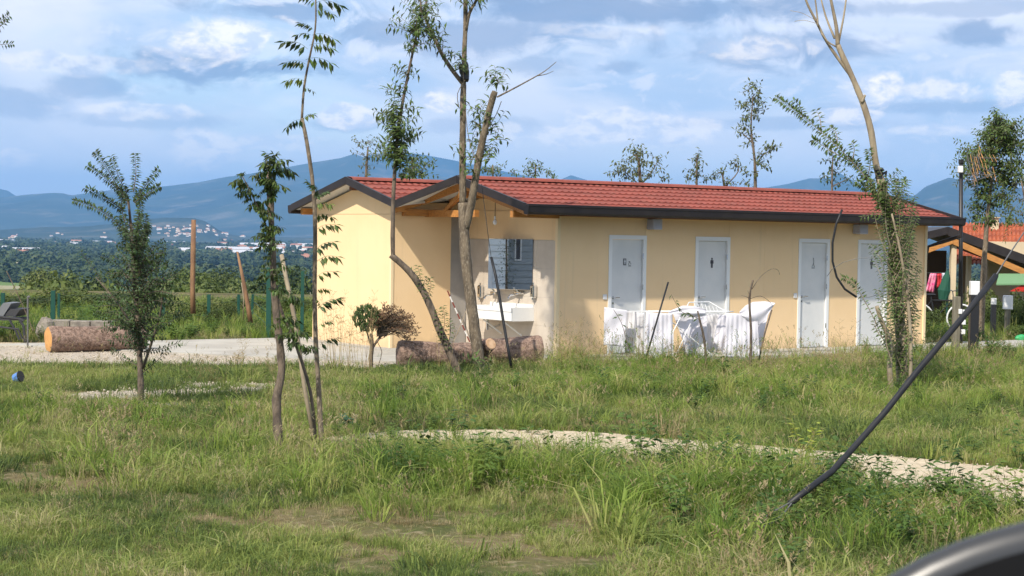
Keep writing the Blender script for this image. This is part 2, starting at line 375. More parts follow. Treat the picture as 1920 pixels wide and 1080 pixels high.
xs = np.concatenate([-spaced(12, 38000, 60, 3.2)[::-1], np.linspace(-11.8, 11.8, 90), spaced(12, 38000, 60, 3.2)])
ys = np.concatenate([[-30000, -8000, -2000, -600, -200, -60, -20, 0, 5], np.linspace(8, 40, 120), spaced(40.5, 40000, 90, 3.0)])
grid_mesh('ground', xs, ys, ground_z, gm)

# mountains: ridge lines seen in the photograph, each at its own distance
mtn = mat('mountain_forest', (0.025, 0.045, 0.04), 0.95, (0.05, 0.07, 0.05), 0.0006, detail=8, spec=.05, col3=(0.13, 0.125, 0.10))
def ridge(name, prof, dist, depth, seed, rough=170, nx=260, ny=34):
    px = np.array([p[0] for p in prof], float); az = []; el = []
    for p in prof: d = ray(*p); az.append(d.x / d.y); el.append(d.z / d.y)
    az = np.array(az); el = np.array(el)
    A = np.linspace(az[0], az[-1], nx); H = np.interp(A, az, el) * dist + CAMH - PLAIN
    S = np.linspace(0, 1, ny)
    AA, SS = np.meshgrid(A, S); HH = np.broadcast_to(H, AA.shape)
    YY = dist - depth * (1 - SS) ; shape = SS ** 1.25
    n = fbm(AA * dist / 1500. + seed, SS * 3.2 + seed, 5) - .5
    ZZ = PLAIN - 3 + HH * shape * (1 + 1.0 * n * (1 - SS) * SS * 2) + n * rough * (SS < .999) * np.sin(SS * PI)
    XX = AA * YY
    XX = np.concatenate([XX, (A * (dist + depth * .5))[None]]); YY = np.concatenate([YY, np.full((1, nx), dist + depth * .5)]); ZZ = np.concatenate([ZZ, np.full((1, nx), PLAIN - 5.)])
    co = np.stack([XX, YY, ZZ], -1).reshape(-1, 3); R = ny + 1
    i = np.arange(R - 1)[:, None] * nx + np.arange(nx - 1)[None, :]
    f = np.stack([i, i + 1, i + nx + 1, i + nx], -1).reshape(-1, 4)
    me = bpy.data.meshes.new(name); me.from_pydata(co.tolist(), [], f.tolist()); me.materials.append(mtn)
    me.polygons.foreach_set('use_smooth', [True] * len(me.polygons))
    o = link(name, me); o['kind'] = 'structure'; return o
ridge('mountain_range', [(-700, 380), (-300, 372), (0, 370), (50, 364.5), (100, 361), (120, 362), (132, 366), (160, 362), (200, 357), (215, 355), (300, 350), (375, 341), (425, 331), (465, 326), (549, 311), (588, 304), (638, 296), (664, 288), (700, 300), (760, 316), (850, 335), (950, 350), (1060, 365), (1250, 400), (1400, 430)], 21000, 7000, 3.1)
ridge('distant_mountain', [(560, 380), (640, 320), (690, 291), (740, 283), (790, 289), (850, 300), (930, 318), (1010, 334), (1050, 337), (1070, 328), (1100, 337), (1200, 380)], 24500, 2500, 8.3)
ridge('pale_mountain', [(-500, 340), (-120, 350), (0, 354), (14, 357), (30, 367), (80, 400)], 25000, 3000, 5.5)
ridge('right_mountain', [(1330, 400), (1425, 353), (1474, 345), (1517, 334), (1548, 334), (1574, 324), (1605, 341), (1627, 354), (1660, 372), (1720, 400)], 22000, 4000, 1.7)
ridge('right_ridge', [(1560, 400), (1640, 372), (1692, 363), (1714, 367), (1736, 349), (1780, 332), (1797, 336), (1850, 345), (1920, 352), (2200, 340), (2600, 380)], 17000, 5000, 6.2)
ridge('foothill', [(-400, 432), (0, 430), (80, 425), (150, 424), (200, 420), (270, 410), (310, 407), (365, 408), (385, 414), (410, 430), (425, 438), (470, 443), (540, 444), (640, 446), (760, 448)], 10500, 1700, 9.9, rough=25)

# haze: even air over the whole country
hz = bpy.data.materials.new('haze'); hz.use_nodes = True; t = hz.node_tree; t.nodes.clear()
pv = t.nodes.new('ShaderNodeVolumePrincipled'); pv.inputs['Density'].default_value = 0.0000460; pv.inputs['Color'].default_value = (0.24, 0.54, 1.0, 1); pv.inputs['Anisotropy'].default_value = 0.0
ou = t.nodes.new('ShaderNodeOutputMaterial'); t.links.new(pv.outputs[0], ou.inputs['Volume'])
mb = MB(); mb.box(-39500, -31000, -75, 39500, 41500, 1300)
hzo = link('haze', mb.mesh('haze', hz)); tag(hzo, 'pale blue haze over the plain', 'haze', kind='stuff')

# ------------------------------------------------------------------ instancing of stuff through geometry nodes
def scatter(name, pts, rot, scl, idx, protos, label, cat):
    me = bpy.data.meshes.new(name); n = len(pts); me.vertices.add(n); me.vertices.foreach_set('co', np.asarray(pts, np.float32).ravel())
    for an, ty, arr, key in (('rot', 'FLOAT_VECTOR', rot, 'vector'), ('scl', 'FLOAT_VECTOR', scl, 'vector'), ('idx', 'INT', idx, 'value')):
        a = me.attributes.new(an, ty, 'POINT'); a.data.foreach_set(key, np.asarray(arr).ravel())
    col = bpy.data.collections.new(name + '_kinds')
    for k, pm in enumerate(protos): col.objects.link(bpy.data.objects.new('%s_kind_%02d' % (name, k), pm))
    o = link(name, me); tag(o, label, cat, kind='stuff')
    ng = bpy.data.node_groups.new(name, 'GeometryNodeTree')
    ng.interface.new_socket('Geometry', in_out='INPUT', socket_type='NodeSocketGeometry'); ng.interface.new_socket('Geometry', in_out='OUTPUT', socket_type='NodeSocketGeometry')
    gi = ng.nodes.new('NodeGroupInput'); go = ng.nodes.new('NodeGroupOutput'); ip = ng.nodes.new('GeometryNodeInstanceOnPoints'); ci = ng.nodes.new('GeometryNodeCollectionInfo')
    ci.inputs[0].default_value = col; ci.inputs['Separate Children'].default_value = True; ci.inputs['Reset Children'].default_value = True
    def na(nm, ty):
        q = ng.nodes.new('GeometryNodeInputNamedAttribute'); q.data_type = ty; q.inputs[0].default_value = nm; return [s for s in q.outputs if s.enabled][0]
    L = ng.links.new; L(gi.outputs[0], ip.inputs['Points']); L(ci.outputs[0], ip.inputs['Instance']); ip.inputs['Pick Instance'].default_value = True
    L(na('idx', 'INT'), ip.inputs['Instance Index'])
    er = ng.nodes.new('FunctionNodeEulerToRotation'); L(na('rot', 'FLOAT_VECTOR'), er.inputs[0]); L(er.outputs[0], ip.inputs['Rotation'])
    L(na('scl', 'FLOAT_VECTOR'), ip.inputs['Scale']); L(ip.outputs[0], go.inputs[0])
    md = o.modifiers.new('scatter', 'NODES'); md.node_group = ng; return o
def inst_mat(name, cols, trans=.25, rough=.6, pscale=.5):     # colours vary by instance and by place
    m = bpy.data.materials.new(name); m.use_nodes = True; t = m.node_tree; b = t.nodes['Principled BSDF']; b.inputs['Roughness'].default_value = rough; b.inputs['Specular IOR Level'].default_value = .25
    oi = t.nodes.new('ShaderNodeObjectInfo'); ge = t.nodes.new('ShaderNodeNewGeometry')
    n = t.nodes.new('ShaderNodeTexNoise'); n.inputs['Scale'].default_value = pscale; n.inputs['Detail'].default_value = 3; t.links.new(ge.outputs['Position'], n.inputs['Vector'])
    f = mth(t, 'ADD', mth(t, 'MULTIPLY', oi.outputs['Random'], .48), mth(t, 'MULTIPLY', sstep(t, n.outputs[0], .40, .60), .38)); f = mth(t, 'ADD', f, mth(t, 'MULTIPLY', ge.outputs['Random Per Island'], .14))
    cr = t.nodes.new('ShaderNodeValToRGB'); t.links.new(f, cr.inputs[0]); e = cr.color_ramp.elements
    while len(e) < len(cols): e.new(.5)
    for i, cc in enumerate(cols): e[i].position = .1 + .8 * i / (len(cols) - 1); e[i].color = (*cc, 1)
    t.links.new(cr.outputs[0], b.inputs['Base Color'])
    if trans:
        tr = t.nodes.new('ShaderNodeBsdfTranslucent'); mx = t.nodes.new('ShaderNodeMixShader'); mx.inputs[0].default_value = trans; t.links.new(cr.outputs[0], tr.inputs[0])
        t.links.new(b.outputs[0], mx.inputs[1]); t.links.new(tr.outputs[0], mx.inputs[2]); t.links.new(mx.outputs[0], t.nodes['Material Output'].inputs[0])
    return m

# far woodland in the plain
def crown_mesh(name, m, n=170, leaf=.34, seed=0, flat=.75, trunk=None, lobes=5):
    r = random.Random(seed); mb = MB()
    cs = [(r.uniform(-.45, .45), r.uniform(-.45, .45), r.uniform(.35, .85) * flat, r.uniform(.35, .6)) for _ in range(lobes)] + [(0, 0, .5 * flat, .6)]
    for i in range(n):
        cx, cy, cz, cr = r.choice(cs); th = math.acos(r.uniform(-.7, 1)); ph = r.uniform(0, 2 * PI); k = cr * r.uniform(.75, 1.05)
        nrm = Vector((math.sin(th) * math.cos(ph), math.sin(th) * math.sin(ph), math.cos(th)))
        p = Vector((cx, cy, cz)) + nrm * k; p.z = max(p.z, .02)
        q = (nrm + Vector((r.uniform(-.7, .7), r.uniform(-.7, .7), r.uniform(-.5, .7)))).normalized(); a = q.orthogonal().normalized(); bb = q.cross(a); an = r.uniform(0, PI)
        a, bb = a * math.cos(an) + bb * math.sin(an), bb * math.cos(an) - a * math.sin(an); s = leaf * r.uniform(.6, 1.2) / 2
        mb.add([p - a * s, p - bb * s * .6, p + a * s, p + bb * s * .6], [(0, 1, 2, 3)])
    return mb.mesh(name, m)
fol_far = inst_mat('woodland_leaf', [(0.024, 0.042, 0.014), (0.038, 0.062, 0.020), (0.058, 0.088, 0.024), (0.09, 0.11, 0.035)], trans=0.1, pscale=.004)
fprot = [crown_mesh('woodland_crown', fol_far, 230, .42, s, lobes=4 + s % 3) for s in range(4)]
n = 60000; yy = 700 + 8500 * rng.random(n) ** 1.5; xx = (rng.random(n) * 2 - 1) * yy * .36
keep = (fbm(xx / 420. + 5, yy / 300. + 3) > .475 + .05 * (yy > 3500)); xx, yy = xx[keep], yy[keep]
fld = inside([(D(-60, 500, 1).x * 1500, 1500), (D(140, 500, 1).x * 1500, 1500), (D(150, 500, 1).x * 2050, 2050), (D(-60, 500, 1).x * 2050, 2050)], xx, yy); xx, yy = xx[~fld][:15000], yy[~fld][:15000]
s = (6 + 7 * rng.random(len(xx))) * (1 + yy / 7000)
scatter('woodland', np.stack([xx, yy, ground_z(xx, yy) - 1], -1), np.stack([0 * xx, 0 * xx, rng.random(len(xx)) * 6.28], -1), np.stack([s * 1.1, s * 1.1, s * (.75 + .5 * rng.random(len(xx)))], -1), rng.integers(0, 4, len(xx)), fprot, 'dark green woods and hedgerows scattered across the plain', 'woodland')

# houses of the far towns
hw = mat('far_wall_white', (0.75, 0.72, 0.68), .8); hr = mat('far_roof_terracotta', (0.38, 0.17, 0.10), .8); hc = mat('far_wall_cream', (0.66, 0.54, 0.40), .8); hg = mat('far_roof_grey', (0.5, 0.5, 0.52), .6)
hwin = mat('far_window', (0.08, 0.09, 0.1), .4)
def far_house(wm, rm, w, d, h):
    r = thing('distant_house', 'x', 'house'); a = MB(); a.box(-w / 2, -d / 2, -3, w / 2, d / 2, h); part('wall', a, wm, r, local=True)
    a = MB(); a.prism([(-d / 2 - .6, h + .01), (d / 2 + .6, h + .01), (0, h + d * .22)], 'x', -w / 2 - .6, w / 2 + .6); part('roof', a, rm, r, local=True); return r
protos = [far_house(hw, hr, 14, 10, 6.5), far_house(hc, hr, 18, 11, 8), far_house(hw, hg, 46, 22, 7), far_house(hw, hr, 24, 12, 9)]
used = [False] * 4
TOWN = [(0, 60, 458, 470, 9), (60, 230, 456, 466, 14), (200, 330, 452, 468, 12), (280, 345, 470, 480, 4), (440, 590, 458, 486, 40), (400, 540, 462, 476, 16), (100, 200, 488, 500, 3), (20, 60, 470, 480, 4), (330, 420, 458, 466, 8), (540, 590, 478, 492, 8), (1700, 1790, 400, 405, 0)]
for x0, x1, y0, y1, k in TOWN:
    for _ in range(k):
        px, py = random.uniform(x0, x1), random.uniform(y0, y1); p = G(px, py, PLAIN + 1)
        if p.y > 8300 or p.y < 900: p = p * (8300 / p.y) * random.uniform(.9, 1)
        zz = float(ground_z(np.array([p.x]), np.array([p.y]))[0]); i = random.choice([0, 0, 1, 2, 3]); q = Vector((p.x, p.y, zz))
        sc = 1 + p.y / 9000
        if not used[i]: r = protos[i]; used[i] = True; r.location = q; r.scale = (sc,) * 3; r.rotation_euler.z = random.uniform(-.6, .6)
        else: r = dup(protos[i], q, random.uniform(-.6, .6), sc=sc)
        r['group'] = 'houses of the towns on the plain'; r['label'] = ['small white house with a terracotta roof among trees on the far plain', 'cream house with a terracotta roof far off on the plain', 'long white shed with a grey roof far off on the plain', 'larger white house with a terracotta roof far off on the plain'][i]
# houses on the foothill
bpy.context.view_layer.update()
dg = bpy.context.evaluated_depsgraph_get()
fh = bpy.data.objects['foothill']
hill = [(random.gauss(355, 50), random.gauss(437, 7)) for _ in range(60)] + [(random.uniform(230, 440), random.uniform(418, 446)) for _ in range(22)] + [(random.uniform(0, 250), random.uniform(434, 448)) for _ in range(14)]
for px, py in hill:
    ok, loc, nr, ix = fh.ray_cast(Vector((0, 0, CAMH)), ray(px, py).normalized(), distance=40000)
    if not ok: continue
    r = dup(random.choice([protos[0], protos[1], protos[3]]), loc + Vector((0, 0, -1)), random.uniform(-.6, .6), sc=random.uniform(.6, 1.3)); r['group'] = 'houses of the village on the foothill'
    r['label'] = 'pale house of the hillside village below the far mountains'
# farmhouse with a turret at the left edge
fp = G(28, 513, PLAIN); fz = float(ground_z(np.array([fp.x]), np.array([fp.y]))[0]); sc = fp.y / F
r = thing('farmhouse', 'cream farmhouse with a small square turret above dark trees, left edge', 'house', (fp.x, fp.y, fz))
a = MB(); a.box(-22 * sc, -5, -2, 4 * sc, 5, 9 * sc); part('wall', a, hc, r, local=True)
a = MB(); a.box(8 * sc, -4, -2, 24 * sc, 5, 8 * sc); part('annex', a, hc, r, local=True)
a = MB(); a.prism([(-7, 9 * sc), (6, 9 * sc), (0, 14 * sc)], 'x', -24 * sc, 5 * sc); part('roof', a, hr, r, local=True)
a = MB(); a.prism([(-6, 8 * sc), (6, 8 * sc), (0, 12 * sc)], 'x', 10 * sc, 25 * sc); part('roof', a, hg, r, local=True)
a = MB(); a.box(2 * sc, -6, -2, 10 * sc, 1, 17 * sc); a.prism([(1 * sc, 17 * sc), (11 * sc, 17 * sc), (6 * sc, 20 * sc)], 'y', -7, 2); part('turret', a, hc, r, local=True)
for k in range(4):
    a = MB(); a.box((-19 + 5 * k) * sc, -5.15, 3 * sc, (-17 + 5 * k) * sc, -5.0, 6 * sc); part('window', a, hwin, r, local=True)
# vineyard field below the farmhouse
vf = mat('vineyard_green', (0.10, 0.17, 0.045), .9, (0.07, 0.12, 0.035), .05)
# ------------------------------------------------------------------ ground surfaces of the site
def sheet(name, poly, z, m, jag=0.0, step=.25, kind='structure'):
    pts = []; n = len(poly)
    for i in range(n):
        a, b = Vector(poly[i][:2]), Vector(poly[(i + 1) % n][:2]); k = max(1, int((b - a).length / step))
        for j in range(k):
            p = a.lerp(b, j / k)
            if jag: p = p + Vector((random.uniform(-jag, jag), random.uniform(-jag, jag)))
            pts.append(p)
    mb = MB(); mb.add([(p.x, p.y, z) for p in pts], [tuple(range(len(pts)))])
    mb.add([(p.x, p.y, z) for p in pts] + [(p.x, p.y, z - .12) for p in pts], [(i, (i + 1) % len(pts), (i + 1) % len(pts) + len(pts), i + len(pts)) for i in range(len(pts))])
    return struct(name, mb, m)
gravel_m = mat('gravel', (0.50, 0.43, 0.34), .95, (0.36, 0.31, 0.25), 14, bump=1, bscale=45, col3=(0.62, 0.57, .48), spec=.1)
path_m = mat('path_limestone', (0.58, 0.48, 0.34), .95, (0.44, 0.36, 0.25), 5, bump=.8, bscale=50, col3=(0.62, 0.55, .43), spec=.1)
conc_m = mat('concrete', (0.44, 0.42, 0.37), .9, (0.36, 0.34, 0.30), 1.2, bump=.3, bscale=40, spec=.15)
PATH = [G(*q) for q in [(600, 826), (760, 810), (900, 809), (1100, 812), (1250, 827), (1400, 838), (1560, 850), (1700, 862), (1920, 885), (2200, 915), (2200, 1020), (1920, 985), (1700, 935), (1560, 908), (1400, 884), (1250, 872), (1100, 855), (900, 838), (760, 836), (600, 838)]]
GRAV = [G(*q) for q in [(-400, 655), (0, 652), (250, 652), (420, 655), (735, 672), (735, 694), (520, 690), (300, 688), (0, 684), (-400, 690)]]
SAND = [G(*q) for q in [(-400, 644), (330, 644), (345, 655), (0, 668), (-400, 668)]]
PATCH = [G(*q) for q in [(110, 745), (250, 722), (330, 716), (400, 720), (520, 722), (520, 742), (420, 748), (300, 772), (180, 768)]]
PATCH2 = [G(*q) for q in [(-30, 880), (90, 884), (150, 905), (40, 925), (-30, 915)]]
sheet('limestone_path', PATH, .022, path_m, .05, .2)
sheet('gravel_yard', GRAV, .026, gravel_m, .06)
sheet('sand_strip', SAND, .018, path_m, .05)
sheet('gravel_patch', PATCH, .012, gravel_m, .12)
p0 = [W(-3.0, 3.0), W(-2.4, -1.2), W(9.9, -1.15), W(15.5, -1.1), W(15.5, .5), W(9.35, .5), W(9.35, 3.6), W(-3.1, 3.6)]
apron = sheet('concrete_apron', [W(-2.6, -.3), W(-.2, -1.1), W(9.9, -1.25), W(16, -1.3), W(16, .6), W(9.3, .6), W(9.3, 6.5), W(-7.5, 6.5), W(-4.2, 1.3)], .052, conc_m)
sheet('concrete_slab', [W(-.3, -.5), W(9.6, -.62), W(9.6, 6), W(-1.9, 6), W(-1.9, 2.2)], .075, conc_m)

# ------------------------------------------------------------------ the washroom building (its own axes: x along the facade, y away from it)
B = thing('washroom_building', 'long low yellow washroom building with a red tile roof and grey doors', 'building', C0, ANG)
BT = 0.12
doors = []
for (xl, xr, yt, yb, nm) in ((1144, 1210, 443, 668, 'a'), (1306, 1367, 447, 664, 'b'), (1499.5, 1554, 451, 657, 'c'), (1610.5, 1663, 452, 654, 'd')):
    u0, zt = FP(xl, yt); u1, _ = FP(xr, yt); doors.append((u0, u1, 2.13))
H1 = 2.46; LEN = 9.29
def wallp(name, mb, m=None): return part(name, mb, m or plaster, B, local=True)
# facade: panels between the doors, lintels over them
cuts = [0.0]
for u0, u1, _ in doors: cuts += [u0, u1]
cuts.append(LEN)
for i in range(0, len(cuts), 2):
    a0, a1 = cuts[i], cuts[i + 1]; k = max(1, round((a1 - a0) / 1.15))
    for j in range(k):
        x0 = a0 + (a1 - a0) * j / k + (.0015 if j else 0); x1 = a0 + (a1 - a0) * (j + 1) / k - (.0015 if j < k - 1 else 0)
        wallp('wall_panel', MB().box(x0, 0, 0.07, x1, BT, H1))
for u0, u1, zt in doors: wallp('lintel_panel', MB().box(u0 + .001, .002, zt + .001, u1 - .001, BT, H1))
wallp('wall_band', MB().box(-.02, -.012, H1 + .001, LEN + .02, BT, H1 + .10), plaster)
wallp('soffit_board', MB().box(0.0, -.46, H1 + .005, LEN + .2, -.013, H1 + .02), wood_b)
wallp('corner_trim', MB().box(-.03, -.03, .07, .035, .035, H1), plaster_trim)
wallp('corner_trim', MB().box(LEN - .035, -.03, .07, LEN + .03, .035, H1), plaster_trim)
# gable wall of the washing place: pale tiles below, plaster above
z_t = GP(960, 449)[1]
VW = 2.76
wallp('tile_backing', MB().box(.006, .036, .07, BT, VW, z_t), tile_g)
nc, nr_ = 5, 4
for i in range(nc):
    for j in range(nr_):
        y0 = .037 + (VW - .037) * i / nc; y1 = .037 + (VW - .037) * (i + 1) / nc; zz0 = .072 + (z_t - .075) * j / nr_; zz1 = .072 + (z_t - .075) * (j + 1) / nr_
        wallp('wall_tile', MB().box(-.004 - .001 * random.random(), y0 + .0015, zz0 + .0015, .0055, y1 - .0015, zz1 - .0015), tile_m)
wallp('gable_band', MB().box(-.002, .036, z_t + .001, BT, VW - .002, H1 + .1))
RZ = 3.10; RV = 1.53; SL = 0.245
zr = lambda v: RZ - SL * abs(v - RV) - .10
wallp('gable_wall', MB().prism([(-.0, H1 + .102), (VW, H1 + .102), (VW, zr(VW)), (RV, zr(RV)), (-.0, zr(0))], 'x', .01, BT))
wallp('end_wall', MB().box(LEN - BT, BT, .07, LEN, 3.1, H1))
wallp('end_gable', MB().prism([(0, H1), (3.1, H1), (3.1, zr(3.1)), (RV, zr(RV)), (0, zr(0))], 'x', LEN - BT, LEN - .01))
wallp('back_wall', MB().box(3.0, 3.1, .07, LEN, 3.2, H1))
# the wing behind
WU = -1.63; WV1 = 5.62; WRV = 3.86; WRZ = 3.09
wz = lambda v: WRZ - (.262 if v < WRV else .235) * abs(v - WRV) - .10
wallp('wing_front_wall', MB().box(WU + BT, VW, .07, -.364, VW + BT, H1 + .1))
wallp('wing_front_upper', MB().box(WU + BT, VW + .002, H1 + .101, .0, VW + BT, wz(VW) - .01))
wallp('grey_tile_panel', MB().box(-.362, VW + .01, .07, -.006, VW + BT, H1 + .1), tile_g)
zb = H1 + .005
wallp('wing_gable_wall', MB().box(WU, VW, .07, WU + BT - .001, WV1, zb))
wallp('wing_gable_top', MB().prism([(VW, zb + .006), (WV1, zb + .006), (WV1, wz(WV1)), (WRV, wz(WRV)), (VW, wz(VW))], 'x', WU + .002, WU + BT - .001))
wallp('corner_trim', MB().box(WU - .012, VW - .012, .07, WU + .04, VW + .04, zb), plaster_trim)
wallp('wing_back_wall', MB().box(WU + BT, WV1 - BT, .07, 4.2, WV1, H1 + .1))
wallp('wing_end_wall', MB().box(4.1, 3.2, .07, 4.2, WV1 - BT, H1 + .3))
# doors
def door(u0, u1, zt, i):
    r = link('door', MB().box(u0 + .05, .028, .085, u1 - .05, .068, zt - .05).mesh('door', door_m), B)
    def sub(nm, mb, m): return part(nm, mb, m, r, local=True)
    f = MB(); f.box(u0 - .025, -.014, .075, u0 + .045, .10, zt + .03); f.box(u1 - .045, -.014, .075, u1 + .025, .10, zt + .03); f.box(u0 + .0455, -.014, zt - .045, u1 - .0455, .10, zt + .03); sub('door_frame', f, frame_m)
    sub('threshold', MB().box(u0 + .05, .0, .076, u1 - .05, .10, .083 + .002), dark_m)
    h = MB(); hx = u0 + .105; h.tube([(hx, .028, 1.06), (hx, -.02, 1.06), (hx + .02, -.03, 1.06), (hx + .11, -.03, 1.06)], .009, 8); h.tube([(hx, .028, 1.06), (hx, .018, 1.06)], .024, 10); h.tube([(hx, .028, .965), (hx, .018, .965)], .02, 10)
    sub('handle', h, MATS['sign_dark'] if 0 else chrome)
    for hz_ in (1.75, 1.2, .45): sub('hinge', MB().box(u1 - .065, -.022, hz_, u1 - .045, -.0145, hz_ + .09), chrome)
    cx = (u0 + u1) / 2; zc = 1.68; y = .0265
    def fig(cx, zc, s, m, nm, y=y):
        a = MB(); a.prism([(cx + s * .10 * math.cos(k * PI / 5), zc + s * .42 + s * .10 * math.sin(k * PI / 5)) for k in range(10)], 'y', y - .004, y)
        a.box(cx - .13 * s, y - .004, zc - .02 * s, cx + .13 * s, y, zc + .29 * s); a.box(cx - .11 * s, y - .004, zc - .45 * s, cx - .015 * s, y, zc - .021 * s); a.box(cx + .015 * s, y - .004, zc - .45 * s, cx + .11 * s, y, zc - .021 * s); a.box(cx - .19 * s, y - .004, zc - .05 * s, cx - .135 * s, y, zc + .28 * s); a.box(cx + .135 * s, y - .004, zc - .05 * s, cx + .19 * s, y, zc + .28 * s)
        sub(nm, a, m)
    if i == 0:
        sub('sign_plate', MB().box(cx - .075, y - .003, zc - .05, cx - .005, y + .001, zc + .07), MATS['sign_grey']); fig(cx - .04, zc + .01, .09, sign_lt, 'sign_figure', y - .0035)
        a = MB(); a.tube([(cx + .075 + .028 * math.cos(k * .7), y - .003, zc - .03 + .028 * math.sin(k * .7)) for k in range(9)], .004, 5); a.box(cx + .045, y - .004, zc - .068, cx + .105, y, zc - .06); a.box(cx + .05, y - .004, zc + .005, cx + .085, y, zc + .02); sub('sign_wheelchair', a, MATS['wire_grey'])
    elif i == 1: fig(cx + .01, zc, .19, sign_dk, 'sign_figure')
    elif i == 2:
        a = MB(); a.tube([(cx + .0, y - .003, zc + .09), (cx + .02, y - .003, zc + .08), (cx + .02, y - .003, zc - .02), (cx + .05, y - .003, zc - .06)], .004, 5); a.box(cx - .03, y - .004, zc - .085, cx + .05, y, zc - .072); a.tube([(cx + .02, y - .003, zc + .02), (cx - .03, y - .003, zc - .06)], .003, 5); a.sphere((cx + .012, y - .002, zc + .105), .011, 8, 5, (1, .3, 1)); sub('sign_figure', a, MATS['wire_grey'])
    else: fig(cx, zc, .2, MATS['wire_grey'], 'sign_figure')
    return r
lab = ['grey door with a dark pictogram and a small wheelchair sign', 'grey door with a black standing figure sign', 'narrow grey door with a thin outline sign', 'narrow grey door partly behind the leafy tree']
for i, (u0, u1, zt) in enumerate(doors): door(u0, u1, zt, i)['label'] = lab[i]
# boxes under the eave and wall plates
for (xl, xr, yb) in ((1212, 1231, 431), (1598.5, 1616, 441)):
    u0 = FP(xl, yb)[0]; u1 = FP(xr, yb)[0]
    wallp('vent_box', MB().box(u0, -.20, 2.27, u1 - .03, -.0005, H1 + .0, bev=.012), plastic_g)
for px in (1129 + 4, 1490): u = FP(px, 560)[0]; wallp('switch_plate', MB().box(u - .04, -.018, 1.03, u + .05, -.0005, 1.12, bev=.006), plastic_w)

# roof sheets pressed into tile courses
def tile_sheet(name, u0, u1f, v_hi, v_lo, z_hi, slope_sign, m, u0f=None, rows=7, seg=.03):
    """courses run from the ridge (v_hi) to the eave (v_lo); u limits may depend on v"""
    mb = MB(); nrm_up = 1
    ln = abs(v_lo - v_hi); vs_prev = None
    us = np.arange(0, 1.0001, 1.0 / max(4, int(abs((u1f(v_hi) if u0f is None else 12) - u0) / seg)))
    grid = []
    for r in range(rows):
        for q, dzq in ((0.0, .0), (.5, .010), (1.0, .018)):
            s = (r + q) / rows; v = v_hi + (v_lo - v_hi) * s; z = z_hi - slope_sign * ln * s + dzq
            a = u0f(v) if u0f else u0; b = u1f(v); row = []
            for t_ in us:
                u = a + (b - a) * t_; w = math.cos(2 * PI * u / .145); w = .014 * (max(w, -.35) + .35) * (0.3 + .7 * q)
                row.append((u, v, z + w))
            grid.append(row)
    n = len(us); vs = [p for row in grid for p in row]; fs = []
    flip = v_lo > v_hi
    for i in range(len(grid) - 1):
        for j in range(n - 1):
            f = (i * n + j, (i + 1) * n + j, (i + 1) * n + j + 1, i * n + j + 1); fs.append(f[::-1] if flip else f)
    mb.add(vs, fs); return mb
UE = 9.67; UP = -1.05; EV = -.5; NP = 11
def rz(v): return RZ - SL * abs(v - RV)
for k in range(NP):
    a = UP + (UE - UP) * k / NP; b = UP + (UE - UP) * (k + 1) / NP
    part('roof_sheet', tile_sheet('r', a, lambda v, b=b: b, RV + .01, EV, RZ, SL, roof_red, seg=.0243), roof_red, B, local=True)
for k in range(6):
    a = 4.2 + (UE - 4.2) * k / 6; b = 4.2 + (UE - 4.2) * (k + 1) / 6
    part('roof_sheet', tile_sheet('r', a, lambda v, b=b: b, RV, 3.55, RZ, SL, roof_red, seg=.05), roof_red, B, local=True)
part('roof_sheet', tile_sheet('r', 0, lambda v: 4.2, RV, 2.70, RZ, SL, roof_red, u0f=lambda v: UP, rows=4, seg=.05), roof_red, B, local=True)
# wing roof
wsl = .262
for k in range(3):
    lim = lambda v: 4.2 if v > 2.78 else -1.92 + (v - 2.2) * 2.6
    a0 = -1.92
    def lo_(v, k=k): L_ = lim(v) - a0; return a0 + L_ * k / 3
    def hi_(v, k=k): L_ = lim(v) - a0; return a0 + L_ * (k + 1) / 3
    part('roof_sheet', tile_sheet('r', 0, hi_, WRV, 2.2, WRZ, wsl, roof_red, u0f=lo_, rows=5, seg=.1), roof_red, B, local=True)
part('roof_sheet', tile_sheet('r', -1.92, lambda v: 4.2, WRV, 5.92, WRZ, .235, roof_red, rows=6, seg=.06), roof_red, B, local=True)
# ridge caps
for a, b, v, z in ((UP, UE, RV, RZ), (-1.92, 4.2, WRV, WRZ)):
    nk = max(1, round((b - a) / 2.0))
    for k in range(nk):
        x0 = a + (b - a) * k / nk; x1 = a + (b - a) * (k + 1) / nk + .03
        mb = MB(); pr = [(v - .19, z - .005), (v - .16, z + .035), (v - .05, z + .055), (v, z + .06), (v + .05, z + .055), (v + .16, z + .035), (v + .19, z - .005)]
        n = len(pr); mb.add([(x0, p[0], p[1]) for p in pr] + [(x1, p[0], p[1] + .004) for p in pr], [(i, i + 1, i + 1 + n, i + n) for i in range(n - 1)]); part('ridge_cap', mb, roof_red, B, local=True)
